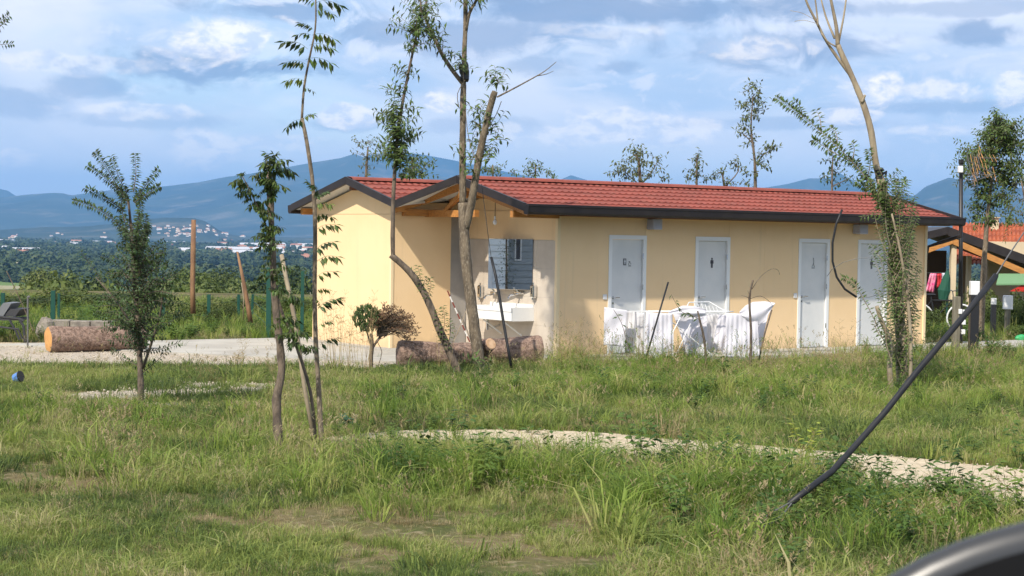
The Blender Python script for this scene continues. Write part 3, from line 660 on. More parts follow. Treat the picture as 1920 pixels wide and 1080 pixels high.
# underside boards (pale insulated panels)
def slab(name, pts, th, m):                          # pts: quad corners on top surface
    mb = MB(); n = len(pts); mb.add(pts + [(p[0], p[1], p[2] - th) for p in pts], [tuple(range(n)), tuple(range(2 * n - 1, n - 1, -1))] + [(i, i + n, (i + 1) % n + n, (i + 1) % n) for i in range(n)]); return part(name, mb, m, B, local=True)
e = .012
slab('roof_underside', [(UP, EV, rz(EV) - e), (UE, EV, rz(EV) - e), (UE, RV, RZ - e), (UP, RV, RZ - e)], .05, roof_under)
slab('roof_underside', [(UP, RV + .002, RZ - e), (4.2, RV + .002, RZ - e), (4.2, 2.7, rz(2.7) - e), (-.9, 2.7, rz(2.7) - e)], .05, roof_under)
slab('roof_underside', [(UP, RV + .003, RZ - e - .001), (-.9, 2.69, rz(2.7) - e - .001), (-1.88, 2.2, 2.625)], .05, roof_under)
slab('roof_underside', [(-1.9, WRV, WRZ - e), (-1.9, 2.2, 2.64), (-.45, 2.78, 2.78), (0, 2.9, 2.80), (4.1, WRV, WRZ - e)], .045, roof_under)
slab('roof_underside', [(-1.9, WRV + .002, WRZ - e), (4.1, WRV + .002, WRZ - e), (4.1, 5.9, 2.60), (-1.9, 5.9, 2.60)], .05, roof_under)
slab('roof_underside', [(4.21, RV, RZ - e), (UE, RV, RZ - e), (UE, 3.55, rz(3.55) - e), (4.21, 3.55, rz(3.55) - e)], .05, roof_under)
part('roof_sheet', MB().add([(UP, RV, RZ + .01), (UP, 2.7, rz(2.7) + .012), (-1.9, 2.2, 2.655)], [(0, 1, 2)]), roof_red, B, local=True)
# barge boards and gutters
def barge(p, q, th=.05, h=.135, dz=.035, name='barge_board', outward=(-1, 0)):
    p = Vector(p); q = Vector(q); d = (q - p); side = Vector((outward[0], outward[1], 0)) * th
    zz = Vector((0, 0, 1)); vs = []
    for s_ in (p, q):
        for off in (Vector((0, 0, 0)), side):
            vs += [s_ + off + zz * dz, s_ + off - zz * (h - dz)]
    mb = MB(); mb.add(vs, [(0, 1, 5, 4), (2, 6, 7, 3), (0, 4, 6, 2), (1, 3, 7, 5), (0, 2, 3, 1), (4, 5, 7, 6)]); return part(name, mb, fascia_m, B, local=True)
barge((UP, RV - .002, RZ + .02), (UP, EV - .02, rz(EV) + .02)); 
barge((UP, RV + .002, RZ + .02), (-1.93, 2.2, 2.66), outward=(-.8, -.5))
barge((-1.92, WRV - .002, WRZ + .02), (-1.92, 2.2, 2.675)); barge((-1.92, WRV + .002, WRZ + .02), (-1.92, 5.92, 2.62))
barge((UE, RV - .002, RZ + .02), (UE, EV - .02, rz(EV) + .02), outward=(1, 0), h=.12); barge((UE, RV + .002, RZ + .02), (UE, 3.55, rz(3.55) + .02), outward=(1, 0), h=.12)
def gutter(u0, u1, v, z, sgn):
    prof = [(v, z + .02), (v, z - .135), (v + sgn * .02, z - .155), (v + sgn * .10, z - .155), (v + sgn * .13, z - .12), (v + sgn * .135, z - .03), (v + sgn * .145, z - .02), (v + sgn * .145, z + .0), (v + sgn * .12, z + .0), (v + sgn * .115, z - .11), (v + sgn * .02, z - .12), (v + sgn * .015, z + .02)]
    mb = MB(); mb.prism(prof, 'x', u0, u1)
    for x in (u0, u1): mb.prism([(v, z + .02), (v, z - .135), (v + sgn * .02, z - .155), (v + sgn * .10, z - .155), (v + sgn * .13, z - .12), (v + sgn * .145, z)], 'x', x - .006, x + .006)
    return part('gutter', mb, fascia_m, B, local=True)
gutter(UP - .05, UE + .05, EV - .02, rz(EV) + .025, -1); gutter(-1.95, 4.2, 5.93, 2.63, 1)
# porch timbers
def beam(nm, p, q, w, h, m=wood_o):
    p = Vector(p); q = Vector(q); d = (q - p).normalized(); s = d.cross(Vector((0, 0, 1))).normalized() * w / 2; u_ = Vector((0, 0, 1))
    vs = []
    for a in (p, q): vs += [a - s, a + s, a + s - u_ * h, a - s - u_ * h]
    part(nm, MB().add(vs, [(0, 1, 2, 3), (7, 6, 5, 4), (0, 4, 5, 1), (1, 5, 6, 2), (2, 6, 7, 3), (3, 7, 4, 0)]), m, B, local=True)
zz = lambda v: rz(v) - .065
beam('ridge_beam', (-1.0, RV, zz(RV) - .11), (-.0, RV, zz(RV) - .11), .10, .16)
for uu in (-.92,):
    beam('rafter', (uu, RV + .02, zz(RV)), (uu, -.42, zz(-.42)), .08, .11); beam('rafter', (uu, RV + .02, zz(RV)), (uu - .15, 2.66, zz(2.66)), .08, .11)
beam('rafter', (uu - .15, 2.66, zz(2.66) - .0), (-1.62, 2.70, 2.60), .08, .11)
beam('tie_beam', (-.90, 2.75, 2.55), (-.90, 1.15, 2.55), .09, .12); beam('tie_beam', (-.0, 2.68, 2.56), (-1.45, 2.68, 2.56), .09, .12)
beam('wall_plate_beam', (-1.0, -.03, zz(-.03) - .11), (-.03, -.03, zz(-.03) - .11), .09, .12); beam('strut', (-.92, RV, zz(RV) - .11), (-.92, RV + .6, 2.56), .07, .08)
beam('rafter', (-.45, RV + .02, zz(RV)), (-.45, -.05, zz(-.05)), .07, .10); beam('rafter', (-.45, RV + .02, zz(RV)), (-.45, 2.66, zz(2.66)), .07, .10)
for vv in (5.70, 2.40): beam('purlin_end', (-1.85, vv, wz(vv) + .02), (WU + .0, vv, wz(vv) + .02), .10, .12)
beam('purlin_end', (-1.85, WRV, wz(WRV) + .02), (WU, WRV, wz(WRV) + .02), .10, .11, wood_b)
for uu in np.arange(-1.45, 4.0, .62): beam('rafter_tail', (uu, 5.88, wz(5.88) + .03), (uu, WV1 + .0, wz(WV1) + .03), .07, .09)
for uu in np.arange(.35, LEN, .62): beam('rafter_tail', (uu, EV + .02, rz(EV) - .07), (uu, -.013, rz(0) - .09), .07, .07, wood_b)
part('downpipe', MB().tube([(UE - .02, EV - .1, rz(EV) - .12), (UE - .02, EV - .1, rz(EV) - .33), (LEN + .3, -.2, rz(EV) - .45), (LEN + .07, -.0, rz(EV) - .56), (LEN + .07, .4, .1)], .04, 10), fascia_m, B, local=True)
cap = MB().box(UP - .06, EV - .18, rz(EV) - .14, UP - .0, EV + .02, rz(EV) + .03)

# things fixed to the tiled wall
MA = math.radians(17)                                # added wedge turns the mirror off the wall so it reflects the cabin
vm0 = GP(1001, 449)[0]; zm1 = GP(1001, 449)[1]; zm0 = GP(1001, 544)[1]; mo = W(-.012, vm0, 0)
mdir = Matrix.Rotation(MA, 3, 'Z') @ V; mnor = Vector((mdir.y, -mdir.x, 0))
rr_ = ray(916, 500); oo = Vector((0, 0, CAMH)); tt = (mo - oo).dot(mnor) / rr_.dot(mnor); mw = (oo + rr_ * tt - mo).dot(mdir)
r = thing('wall_mirror', 'large frameless mirror over the washbasin reflecting grey clapboards', 'mirror', (mo.x, mo.y, (zm0 + zm1) / 2), ANG + MA); hh_ = (zm1 - zm0) / 2
part('glass', MB().add([(-.0065, 0, -hh_), (-.0065, mw, -hh_), (-.0065, mw, hh_), (-.0065, 0, hh_)], [(0, 3, 2, 1)]), mirror_m, r, local=True)
part('added_wedge', MB().prism([(-.0055, 0), (-.0055, mw), (mw * math.sin(MA) * math.cos(MA), mw * math.cos(MA) ** 2), (.003, .01)], 'z', -hh_ - .004, hh_ + .004), tile_m, r, local=True)
vs0, zs1 = GP(999, 576); vs1, _ = GP(922, 573); zs0 = GP(998, 603)[1]
r = bthing('washbasin', 'long white trough washbasin on the tiled wall under the mirror', 'washbasin', 0, 0, 0)
zt_ = zs1; zb_ = zt_ - .24; dp = .50
mb = MB(); a0, a1 = vs0 - .05, vs1
mb.box(-dp, a0, zb_, -dp + .035, a1, zt_, bev=.008); mb.box(-.035 - .006, a0, zb_, -.006, a1, zt_ + .05); mb.box(-dp + .0355, a0, zb_, -.0415, a0 + .035, zt_ - .002); mb.box(-dp + .0355, a1 - .035, zb_, -.0415, a1, zt_ - .002); mb.box(-dp + .0355, a0 + .0355, zb_, -.0415, a1 - .0355, zb_ + .035)
part('basin', mb, ceramic, r, local=True)
part('basin_rim', MB().box(-dp - .012, a0 - .012, zt_ - .075, -dp - .0005, a1, zt_ + .004), ceramic, r, local=True)
for vv in (a0 + .35, a1 - .35): part('bracket', MB().tube([(-dp + .08, vv, zb_ - .01), (-.02, vv - .0, zb_ - .27)], .013, 6), ceramic, r, local=True)
vd = GP(938, 610)[0]
part('drain', MB().tube([(-.28, vd, zb_), (-.28, vd, zb_ - .14), (-.2, vd, zb_ - .17), (-.02, vd, zb_ - .12)], .022, 8), chrome, r, local=True)
part('siphon', MB().tube([(-.28, vd, zb_ - .05), (-.28, vd, zb_ - .20)], [.036, .03], 10), chrome, r, local=True)
for px, lb in ((932, 'left chrome wall tap above the white trough basin'), (977, 'right chrome wall tap above the white trough basin')):
    vv, z_ = GP(px, 549); r = bthing('wall_tap', lb, 'tap', 0, vv, z_, group='chrome taps over the basin')
    part('tap_body', MB().tube([(-.07, -.085, 0), (-.07, .085, 0)], .026, 10), chrome, r, local=True)
    part('spout', MB().tube([(-.07, 0, -.01), (-.13, 0, -.03), (-.24, 0, -.05), (-.27, 0, -.08), (-.27, 0, -.10)], [.02, .017, .014, .014, .014], 8), chrome, r, local=True)
    for s_ in (-.075, .075): part('valve', MB().tube([(-.005, s_, 0), (-.07, s_, 0)], [.034, .02], 10), chrome, r, local=True)
    part('lever', MB().tube([(-.07, 0, .02), (-.085, 0, .055), (-.15, .03, .085)], [.022, .016, .01], 8), chrome, r, local=True)
for px, lb in ((905.5, 'steel soap dispenser left of the mirror'), (1005, 'steel soap dispenser right of the mirror')):
    vv, z_ = GP(px, 546); r = bthing('soap_dispenser', lb, 'soap dispenser', 0, vv, z_, group='steel soap dispensers beside the mirror')
    part('housing', MB().box(-.10, -.055, -.12, -.006, .055, .11, bev=.02), chrome, r, local=True)
    part('window', MB().box(-.1035, -.012, -.05, -.1005, .012, .06), dark_m, r, local=True)
    part('push_button', MB().tube([(-.06, 0, .11), (-.06, 0, .15)], .012, 8), chrome, r, local=True); part('nozzle', MB().tube([(-.075, 0, -.12), (-.075, 0, -.15)], .014, 8), chrome, r, local=True)
vv, z_ = GP(928, 415, -.5); r = bthing('light_bulb', 'bare white bulb hanging on a cable under the porch roof', 'light bulb', -.5, vv, z_)
part('cable', MB().tube([(0, 0, 2.86 - z_), (.01, .01, .2), (0, 0, .06)], .006, 5), dark_m, r, local=True); part('socket', MB().tube([(0, 0, .09), (0, 0, .03)], .018, 8), plastic_w, r, local=True)
part('bulb', MB().sphere((0, 0, -.015), .038, 10, 8, (1, 1, 1.25)), plastic_w, r, smooth=True, local=True)
# striped tubes leaning at the grey panel
red_m = mat('red_paint', (0.20, 0.045, 0.035), .7)
def striped(x0, y0, x1, y1, v, lb, k=9):
    pa = FP(x0, y0, v); pb = FP(x1, y1, v); A = Vector(W(pa[0], v, pa[1])); Bq = Vector(W(pb[0], v - .15, pb[1])); Bq.z = max(Bq.z, .08)
    r = thing('striped_rod', lb, 'rod', Bq); 
    for i in range(k): part('white_band' if i % 2 else 'red_band', MB().tube([A.lerp(Bq, i / k), A.lerp(Bq, (i + 1) / k)], .013, 7), plastic_w if i % 2 else red_m, r)
striped(839, 545, 872, 640, 2.6, 'red and white striped rod leaning in the recess by the grey panel', 9)
a = D(874, 583, 30.2); b_ = D(851, 640, 29.6); single('thin_stick', MB().tube([a, a.lerp(b_, .5) + Vector((.01, 0, 0)), b_], .008, 5), bark_p, 'thin pale stick slanting across the striped rod by the grey panel', 'stick', b_)

# cabin with clapboards, off to the left: what the wall mirror shows
cb_lit = mat('clapboard_lit_grey', (0.72, 0.75, 0.76), .6, (0.66, 0.70, 0.72), 2)  # boards of the lit face, the brightness painted into their grey
cb_shaded = mat('clapboard_shaded_grey', (0.30, 0.33, 0.35), .6, (0.27, 0.30, 0.32), 2)  # same boards on the darker face, the shade painted into their grey
rm = ray(958, 500).normalized(); rm.z = 0; rm.normalize(); rm = rm - 2 * rm.dot(mnor) * mnor; mc = mo + mdir * mw / 2; CP = Vector((mc.x, mc.y, 0)) + rm * 30; CR = math.atan2(-rm.y, -rm.x); CY = Vector((rm.y, -rm.x, 0))
cabin = thing('clapboard_cabin', 'grey clapboard cabin that shows in the washroom mirror', 'cabin', CP, CR)
def cpart(nm, mb, m): return part(nm, mb, m, cabin, local=True)
cpart('body', MB().box(-5, -6, 0, -.05, 6, 3.0), cb_lit); cpart('porch_block', MB().box(-.05, .12, 0, .55, 6, 2.9), cb_lit)
cpart('roof', MB().prism([(-6.4, 2.95), (6.4, 2.95), (0, 4.3)], 'x', -5.3, .9), fascia_m)
for k in range(13):
    z0 = .08 + k * .22
    for y0, y1, x in ((-6, .115, -.05), (.12, 6, .55)):
        cpart('siding_board', MB().add([(x + .035, y0, z0), (x + .035, y1, z0), (x + .008, y1, z0 + .215), (x + .008, y0, z0 + .215), (x, y0, z0), (x, y1, z0)], [(0, 1, 2, 3), (4, 5, 1, 0)]), cb_lit if x > 0 else cb_shaded)
cpart('window_pane', MB().box(.0, -.33, 1.35, .0 + .01, -.19, 2.4), sign_dk)
cpart('window_frame', MB().box(-.01, -.38, 1.30, .02, -.335, 2.45).box(-.01, -.185, 1.30, .02, -.14, 2.45).box(-.01, -.334, 1.30, .02, -.186, 1.345), plastic_w)
cpart('door', MB().box(.59, .62, .1, .61, 1.5, 1.25), plastic_w); cpart('corner_board', MB().box(.551, .09, .0, .60, .17, 2.9), cb_lit)
tp = CP - rm * 2.0 + CY * .12; r = thing('thin_tree', 'thin dark tree standing before the clapboard cabin', 'tree', tp)
part('trunk', MB().tube([tp, tp + Vector((.03, .02, 1.2)), tp + Vector((0, .04, 2.6)), tp + Vector((.06, .03, 4))], [.045, .035, .03, .01], 7), bark_d, r)
mb = MB()
for k in range(420):
    z = random.uniform(.5, 4); p = tp + Vector((random.gauss(0, .16), random.gauss(0, .16), z)); mb.leaf(p, Vector((random.uniform(-1, 1), random.uniform(-1, 1), -.2)), Vector((0, 0, 1)), .09, .04)
o = part('foliage', mb, leaf_d, r); o['kind'] = 'stuff'
# ------------------------------------------------------------------ laundry rack with white linen before the facade
LD = 28.9
def LP(px, py, d=LD): return D(px, py, d)
rb = LP(1290, 680); rb.z = .05
rack = thing('drying_rack', 'white folding drying rack covered with white linen', 'drying rack', rb)
def rp(nm, pts, r_=.009, m=plastic_w): return part(nm, MB().tube(pts, r_, 6), m, rack)
tl = LP(1180, 584, 28.5); tr_ = LP(1362, 585, 28.7); bl = LP(1215, 583, 29.3); br = LP(1375, 584, 29.5)
rp('side_rail', [tl, tr_]); rp('side_rail', [bl, br]); rp('cross_bar', [tl, bl]); rp('cross_bar', [tr_, br])
for k in range(1, 6): rp('wire', [tl.lerp(bl, k / 6), tr_.lerp(br, k / 6)], .003)
g1 = LP(1262, 680, 28.4); g2 = LP(1330, 680, 28.5); g1.z = g2.z = .06
rp('leg', [LP(1279, 588, 28.6), LP(1262, 622, 28.5), g1]); rp('leg', [tl + Vector((.5, .1, 0)), g2 + Vector((.25, .3, 0))]); rp('leg', [tr_ - Vector((.5, 0, 0)), g2 - Vector((.6, -.1, 0))]); rp('leg', [br - Vector((.4, 0, 0)), g2 + Vector((.1, .6, 0))])
A = LP(1362, 586, 29.0)
w0, w1, w2, w3 = LP(1292, 567, 28.9), LP(1330, 566, 29.1), LP(1359, 583, 29.0), LP(1300, 575, 28.6)
rp('wing_frame', [LP(1288, 574, 28.8), w0, w1, w2, LP(1356, 588, 28.9), LP(1320, 588, 28.7), LP(1290, 577, 28.7)], .009)
for k in range(1, 8):
    a = LP(1294 + 7 * k, 567 + .8 * k * (1 if k < 5 else 1.6), 29.0); b_ = LP(1298 + 7 * k, 577 + 1.4 * k, 28.8); rp('wing_wire', [a, b_], .004)
def cloth(name, label, outline, depth, folds, amp, m, nx=44, ny=22, seed=0, billow=0.0, tilt=0.0):
    """outline: px of top edge points and bottom edge points (lists), hung at depth"""
    top, bot = outline; r = random.Random(seed); mb = MB(); vs = []
    def at(lst, t):
        k = t * (len(lst) - 1); i = min(int(k), len(lst) - 2); f = k - i; return (lst[i][0] * (1 - f) + lst[i + 1][0] * f, lst[i][1] * (1 - f) + lst[i + 1][1] * f)
    ph = r.uniform(0, 6); ph2 = r.uniform(0, 6)
    for j in range(ny + 1):
        s = j / ny
        for i in range(nx + 1):
            t_ = i / nx; a = at(top, t_); b_ = at(bot, t_)
            px = a[0] * (1 - s) + b_[0] * s; py = a[1] * (1 - s) + b_[1] * s
            f = math.sin(folds * 2 * PI * t_ + ph + .7 * math.sin(3 * t_ + ph2) + .4 * s) * .6 + math.sin(folds * 3.7 * t_ + ph2 + s) * .4
            y = depth + tilt * (t_ - .5) + amp * f * (.25 + .75 * s) - billow * math.sin(PI * s) * math.sin(PI * t_) + .012 * math.sin(9 * s + 5 * t_ + ph)
            vs.append(D(px, py, y) + Vector((0, 0, 0)))
    n = nx + 1; fs = [(j * n + i, (j + 1) * n + i, (j + 1) * n + i + 1, j * n + i + 1) for j in range(ny) for i in range(nx)]
    off = vs[n // 2].copy(); mb.add(vs, fs); o = single(name, mb, m, label, 'linen', off, group='white linen on the drying rack', smooth=True)
    sol = o.modifiers.new('thickness', 'SOLIDIFY'); sol.thickness = .004; return o
cloth('towel', 'thick white towel at the left end of the drying rack', ([(1133, 576), (1150, 578), (1176, 582)], [(1132, 647), (1150, 648), (1168, 650)]), 28.45, 1.4, .02, cloth_w, seed=1)
cloth('linen_sheet', 'thin see-through white cloth between the towel and the striped sheet', ([(1176, 583), (1208, 587)], [(1172, 662), (1206, 668)]), 28.75, 4, .03, cloth_t, seed=2)
cloth('linen_sheet', 'pleated white sheet left of the rack opening', ([(1211, 585), (1235, 587), (1261, 588)], [(1207, 672), (1235, 674), (1262, 668)]), 28.5, 6, .035, cloth_w, seed=3)
cloth('linen_sheet', 'white sheet heaped over the middle of the rack', ([(1256, 583), (1280, 573), (1302, 574), (1324, 580)], [(1252, 588), (1280, 590), (1300, 594), (1322, 594)]), 28.55, 2, .02, cloth_w, seed=4, billow=.04)
cloth('linen_sheet', 'white sheet hanging at a slant under the middle of the rack', ([(1262, 588), (1290, 590), (1320, 593)], [(1290, 668), (1294, 640), (1296, 625)]), 28.75, 2, .03, cloth_w, seed=5)
cloth('linen_sheet', 'long white sheet falling behind the leafy stick', ([(1296, 590), (1326, 592)], [(1272, 674), (1325, 674)]), 28.95, 3, .035, cloth_w, seed=6)
cloth('linen_sheet', 'sheer cloth hanging right of the leafy stick', ([(1326, 588), (1352, 590)], [(1322, 660), (1345, 662)]), 29.1, 3, .03, cloth_t, seed=7)
cloth('linen_sheet', 'narrow white cloth tapering between sheer cloth and right sheet', ([(1348, 590), (1362, 590)], [(1338, 640), (1358, 664)]), 28.9, 2, .02, cloth_w, seed=8)
cloth('linen_sheet', 'wide pleated white sheet at the right end of the rack', ([(1362, 587), (1390, 588), (1420, 590)], [(1358, 670), (1390, 672), (1424, 668)]), 28.6, 7, .035, cloth_w, seed=9)
cloth('linen_sheet', 'white sheet billowing in the wind over the right end of the rack', ([(1386, 585), (1398, 573), (1412, 566), (1435, 565), (1454, 568)], [(1390, 592), (1406, 604), (1420, 612), (1434, 602), (1446, 580)]), 28.62, 1.5, .03, cloth_w, seed=10, billow=.05)
cloth('linen_sheet', 'tail of a white sheet blown out below the billowing one', ([(1404, 590), (1422, 594), (1442, 583)], [(1402, 668), (1412, 666), (1424, 660)]), 28.95, 2, .03, cloth_w, seed=11)

# ------------------------------------------------------------------ sticks, black sleeves, wires
def traced(pts, d0, d1=None, base=True):
    d1 = d0 if d1 is None else d1; n = len(pts); out = []
    for i, p in enumerate(pts): out.append(D(p[0], p[1], d0 + (d1 - d0) * i / (n - 1)))
    return out
def rod(name, label, cat, pts, d0, d1, rs, m, n=8):
    P = traced(pts, d0, d1); lo = min(P, key=lambda q: q.z); return single(name, MB().tube(P, rs, n), m, label, cat, lo.copy(), smooth=True)
rod('black_stake', 'straight black stake leaning in front of the pleated white sheet', 'stake', [(1253, 529), (1232, 600), (1206, 690)], 27.6, 27.4, .014, pipe_m)
rod('thin_stake', 'thin dark stake leaning at the right end of the rack', 'stake', [(1447, 581), (1434, 625), (1420, 688)], 27.9, 27.6, .013, bark_d)
g = thing('guy_wire', 'wire in a black sleeve slanting past the wall mirror', 'guy wire', D(959, 690, 26.6))
part('sleeve', MB().tube(traced([(921, 482), (930, 520), (937, 560), (945, 610), (952, 650), (959, 690)], 26.9, 26.5), .022, 8), pipe_m, g, smooth=True)
part('wire', MB().tube(traced([(903, 345), (910, 400), (915, 440), (921, 483)], 27.1, 26.9), .005, 5), pipe_m, g)
g = thing('guy_wire', 'bent black hose with a loop of wire hanging before the grey doors', 'guy wire', D(1606, 556, 25.0))
part('sleeve', MB().tube(traced([(1579, 393), (1568, 420), (1561, 455), (1561, 490), (1569, 520), (1584, 542), (1606, 557)], 25, 25), .016, 8), pipe_m, g, smooth=True)
part('wire', MB().tube(traced([(1606, 557), (1630, 557), (1655, 550), (1668, 540), (1676, 520)], 25, 25.0), .004, 5), wire_m, g)
part('wire', MB().tube(traced([(1551, 518), (1560, 505), (1580, 492), (1610, 484), (1640, 483), (1672, 490)], 25, 24.8), .004, 5), wire_m, g)
# the big guy in front
base = G(1408, 1010); gb = thing('guy_wire', 'thick black sleeved guy wire slanting across the right foreground', 'guy wire', base)
dA, dB = 12.3, 13.6
part('sleeve', MB().tube(traced([(1480, 945), (1520, 914), (1560, 884), (1600, 840), (1660, 772), (1720, 696), (1780, 625), (1825, 571), (1867, 517)], dA, dB), .024, 12), pipe_m, gb, smooth=True)
part('wire', MB().tube([base + Vector((0, 0, -.02))] + traced([(1420, 992), (1440, 965), (1462, 953), (1484, 941)], 12.15, 12.3), .006, 5), wire_m, gb)
part('wire', MB().tube([base + Vector((.01, 0, -.02))] + traced([(1426, 990), (1452, 978), (1470, 962), (1484, 944)], 12.1, 12.28), .006, 5), wire_m, gb)
part('wire', MB().tube(traced([(1865, 520), (1890, 480), (1925, 428), (1990, 330), (2080, 190)], 13.6, 14.6), .006, 5), wire_m, gb)

# ------------------------------------------------------------------ logs
def log(name, label, P0, P1, r0, r1, seed, cut0, cut1, stub=None):
    random.seed(seed); P0 = Vector(P0); P1 = Vector(P1); d = (P1 - P0); L = d.length; d.normalize(); s = d.cross(Vector((0, 0, 1))).normalized(); q = s.cross(d)
    root = thing(name, label, 'log', P0 + Vector((0, 0, -P0.z + .03)))
    n, k = 28, 26; vs = []
    for i in range(k + 1):
        t_ = i / k; R = r0 + (r1 - r0) * t_
        for j in range(n):
            a = 2 * PI * j / n; rr = R * (1 + .06 * math.sin(2 * a + seed + 2 * t_) + .05 * math.sin(5 * a + 7 * t_) + random.uniform(-.025, .025)) * (.93 if i in (0, k) else 1)
            vs.append(P0 + d * (L * t_) + rr * (math.cos(a) * s + math.sin(a) * q))
    mb = MB(); mb.add(vs, [(i * n + j, i * n + (j + 1) % n, (i + 1) * n + (j + 1) % n, (i + 1) * n + j) for i in range(k) for j in range(n)]); part('bark', mb, log_bark, root, smooth=True)
    for (c_, base_, sg, m) in ((P0, 0, -1, cut0), (P1, k * n, 1, cut1)):
        ring = [vs[base_ + j] for j in range(n)]; inner = [c_ + (v - c_) * .5 + d * sg * .012 for v in ring]; mb = MB()
        mb.add(ring + inner + [c_ + d * sg * .015], [(j, (j + 1) % n, n + (j + 1) % n, n + j) for j in range(n)] + [(n + j, n + (j + 1) % n, 2 * n) for j in range(n)]); part('cut_end', mb, m, root)
    if stub:
        c_, dr, rr = stub; mb = MB(); mb.tube([c_, c_ + dr * .6, c_ + dr], [rr * 1.3, rr * 1.05, rr], 14, rough=.06); part('branch_stub', mb, log_bark, root); mb = MB(); mb.tube([c_ + dr * .99, c_ + dr * 1.03], [rr * .93, rr * .85], 14); part('stub_face', mb, log_pale, root)
    return root
a = G(78, 664); log('felled_log', 'thick log on the gravel with an orange sawn end, at left', (a.x + .08, a.y + .1, .24), (a.x + 1.50, a.y + 1.0, .24), .22, .19, 3, log_cut, log_cut)
a = G(745, 694); b_ = G(893, 694); log('felled_log', 'brown barked log lying behind the leaning tree, left of the big trunk', (a.x, a.y + .15, .22), (b_.x + .1, b_.y + .25, .21), .215, .20, 5, log_bark, log_cut)
a = G(884, 690); b_ = G(1016, 688); log('felled_log', 'short log with a sawn branch stub lying under the washbasin', (a.x + .12, a.y + .40, .25), (b_.x - .02, b_.y + .15, .25), .20, .235, 8, log_cut, log_bark, (D(905, 655, 26.9), Vector((.13, -.17, .10)), .10))

# ------------------------------------------------------------------ trees of the site
def interp(P, n):
    """resample a polyline with smooth bends"""
    P = [Vector(p) for p in P]
    if len(P) < 3: return [P[0].lerp(P[-1], i / n) for i in range(n + 1)]
    out = []
    m = len(P) - 1
    for i in range(n + 1):
        k = i / n * m; j = min(int(k), m - 1); f = k - j
        p0 = P[max(j - 1, 0)]; p1 = P[j]; p2 = P[j + 1]; p3 = P[min(j + 2, m)]
        out.append(.5 * ((2 * p1) + (-p0 + p2) * f + (2 * p0 - 5 * p1 + 4 * p2 - p3) * f * f + (-p0 + 3 * p1 - 3 * p2 + p3) * f ** 3))
    return out
def stem(mb, pts, d0, r0, r1, d1=None, n=8, seg=None, knots=0.0, taper=1.0):
    P = traced(pts, d0, d1); k = seg or max(4, 3 * (len(pts) - 1)); Q = interp(P, k)
    rs = []
    for i in range(len(Q)):
        t_ = i / (len(Q) - 1); r_ = (r0 + (r1 - r0) * t_ ** taper); rs.append(r_ * (1 + random.uniform(-knots, knots)))
        if 0 < i < len(Q) - 1 and knots: Q[i] = Q[i] + Vector((random.uniform(-1, 1), random.uniform(-1, 1), 0)) * r_ * knots
    mb.tube(Q, rs, n, rough=.04 if knots else 0); return Q
def sprout(wood, leaves, Q, r0, leaf_len, gap, spread=1.0, droop=.5, wid=.42, r1=.0015, jit=.3, skip=0.0, arch=.3):
    """leaves alternating along a twig Q (3-D points)"""
    wood.tube(Q, [r0 + (r1 - r0) * i / (len(Q) - 1) for i in range(len(Q))], 5)
    L = sum((Q[i + 1] - Q[i]).length for i in range(len(Q) - 1)); k = max(2, int(L / gap)); side = 1
    for i in range(int(k * skip), k + 1):
        t_ = i / k * (len(Q) - 1); j = min(int(t_), len(Q) - 2); p = Q[j].lerp(Q[j + 1], t_ - j); T = (Q[j + 1] - Q[j]).normalized()
        s = T.cross(Vector((random.uniform(-.35, .35), -1, random.uniform(-.2, .2)))); s = s.normalized() if s.length > 1e-3 else Vector((1, 0, 0)); side = -side
        d = (s * side * spread + T * .55 + Vector((random.uniform(-jit, jit), random.uniform(-jit, jit) * 1.6, random.uniform(-jit, jit) - droop * .5))).normalized()
        nn = Vector((random.uniform(-.5, .5), -.5 + random.uniform(-.4, .4), 1)).normalized()
        leaves.leaf(p, d, nn, leaf_len * random.uniform(.7, 1.15), leaf_len * wid, arch)
def bunch(wood, leaves, center, k, size, leaf_len, gap, updir=(0, 0, 1), droop=.4, sprd=1.0, wid=.42, arch=.3):
    """k twigs fanning out from a point"""
    for _ in range(k):
        dr = Vector((random.gauss(0, sprd), random.gauss(0, sprd), random.gauss(0, sprd * .6))) + Vector(updir); dr.normalize(); L = size * random.uniform(.55, 1.15)
        a = center; b_ = a + dr * L * .5; c_ = b_ + (dr + Vector((random.uniform(-.3, .3), random.uniform(-.3, .3), -.15 - .2 * droop))).normalized() * L * .5
        sprout(wood, leaves, interp([a, b_, c_], 5), .004, leaf_len, gap, droop=droop, wid=wid, arch=arch)
def finish(name, label, base, trunk, twigs, leaves, bm, lm, group=None, smooth=True, cat='tree'):
    r = thing(name, label, cat, base, group=group); part('trunk', trunk, bm, r, smooth=smooth)
    if twigs.v: part('twigs', twigs, bm, r)['kind'] = 'stuff'
    if leaves.v: part('foliage', leaves, lm, r)['kind'] = 'stuff'
    return r
def P2(pts, d): return interp(traced(pts, d[0], d[1]), max(5, 3 * (len(pts) - 1)))

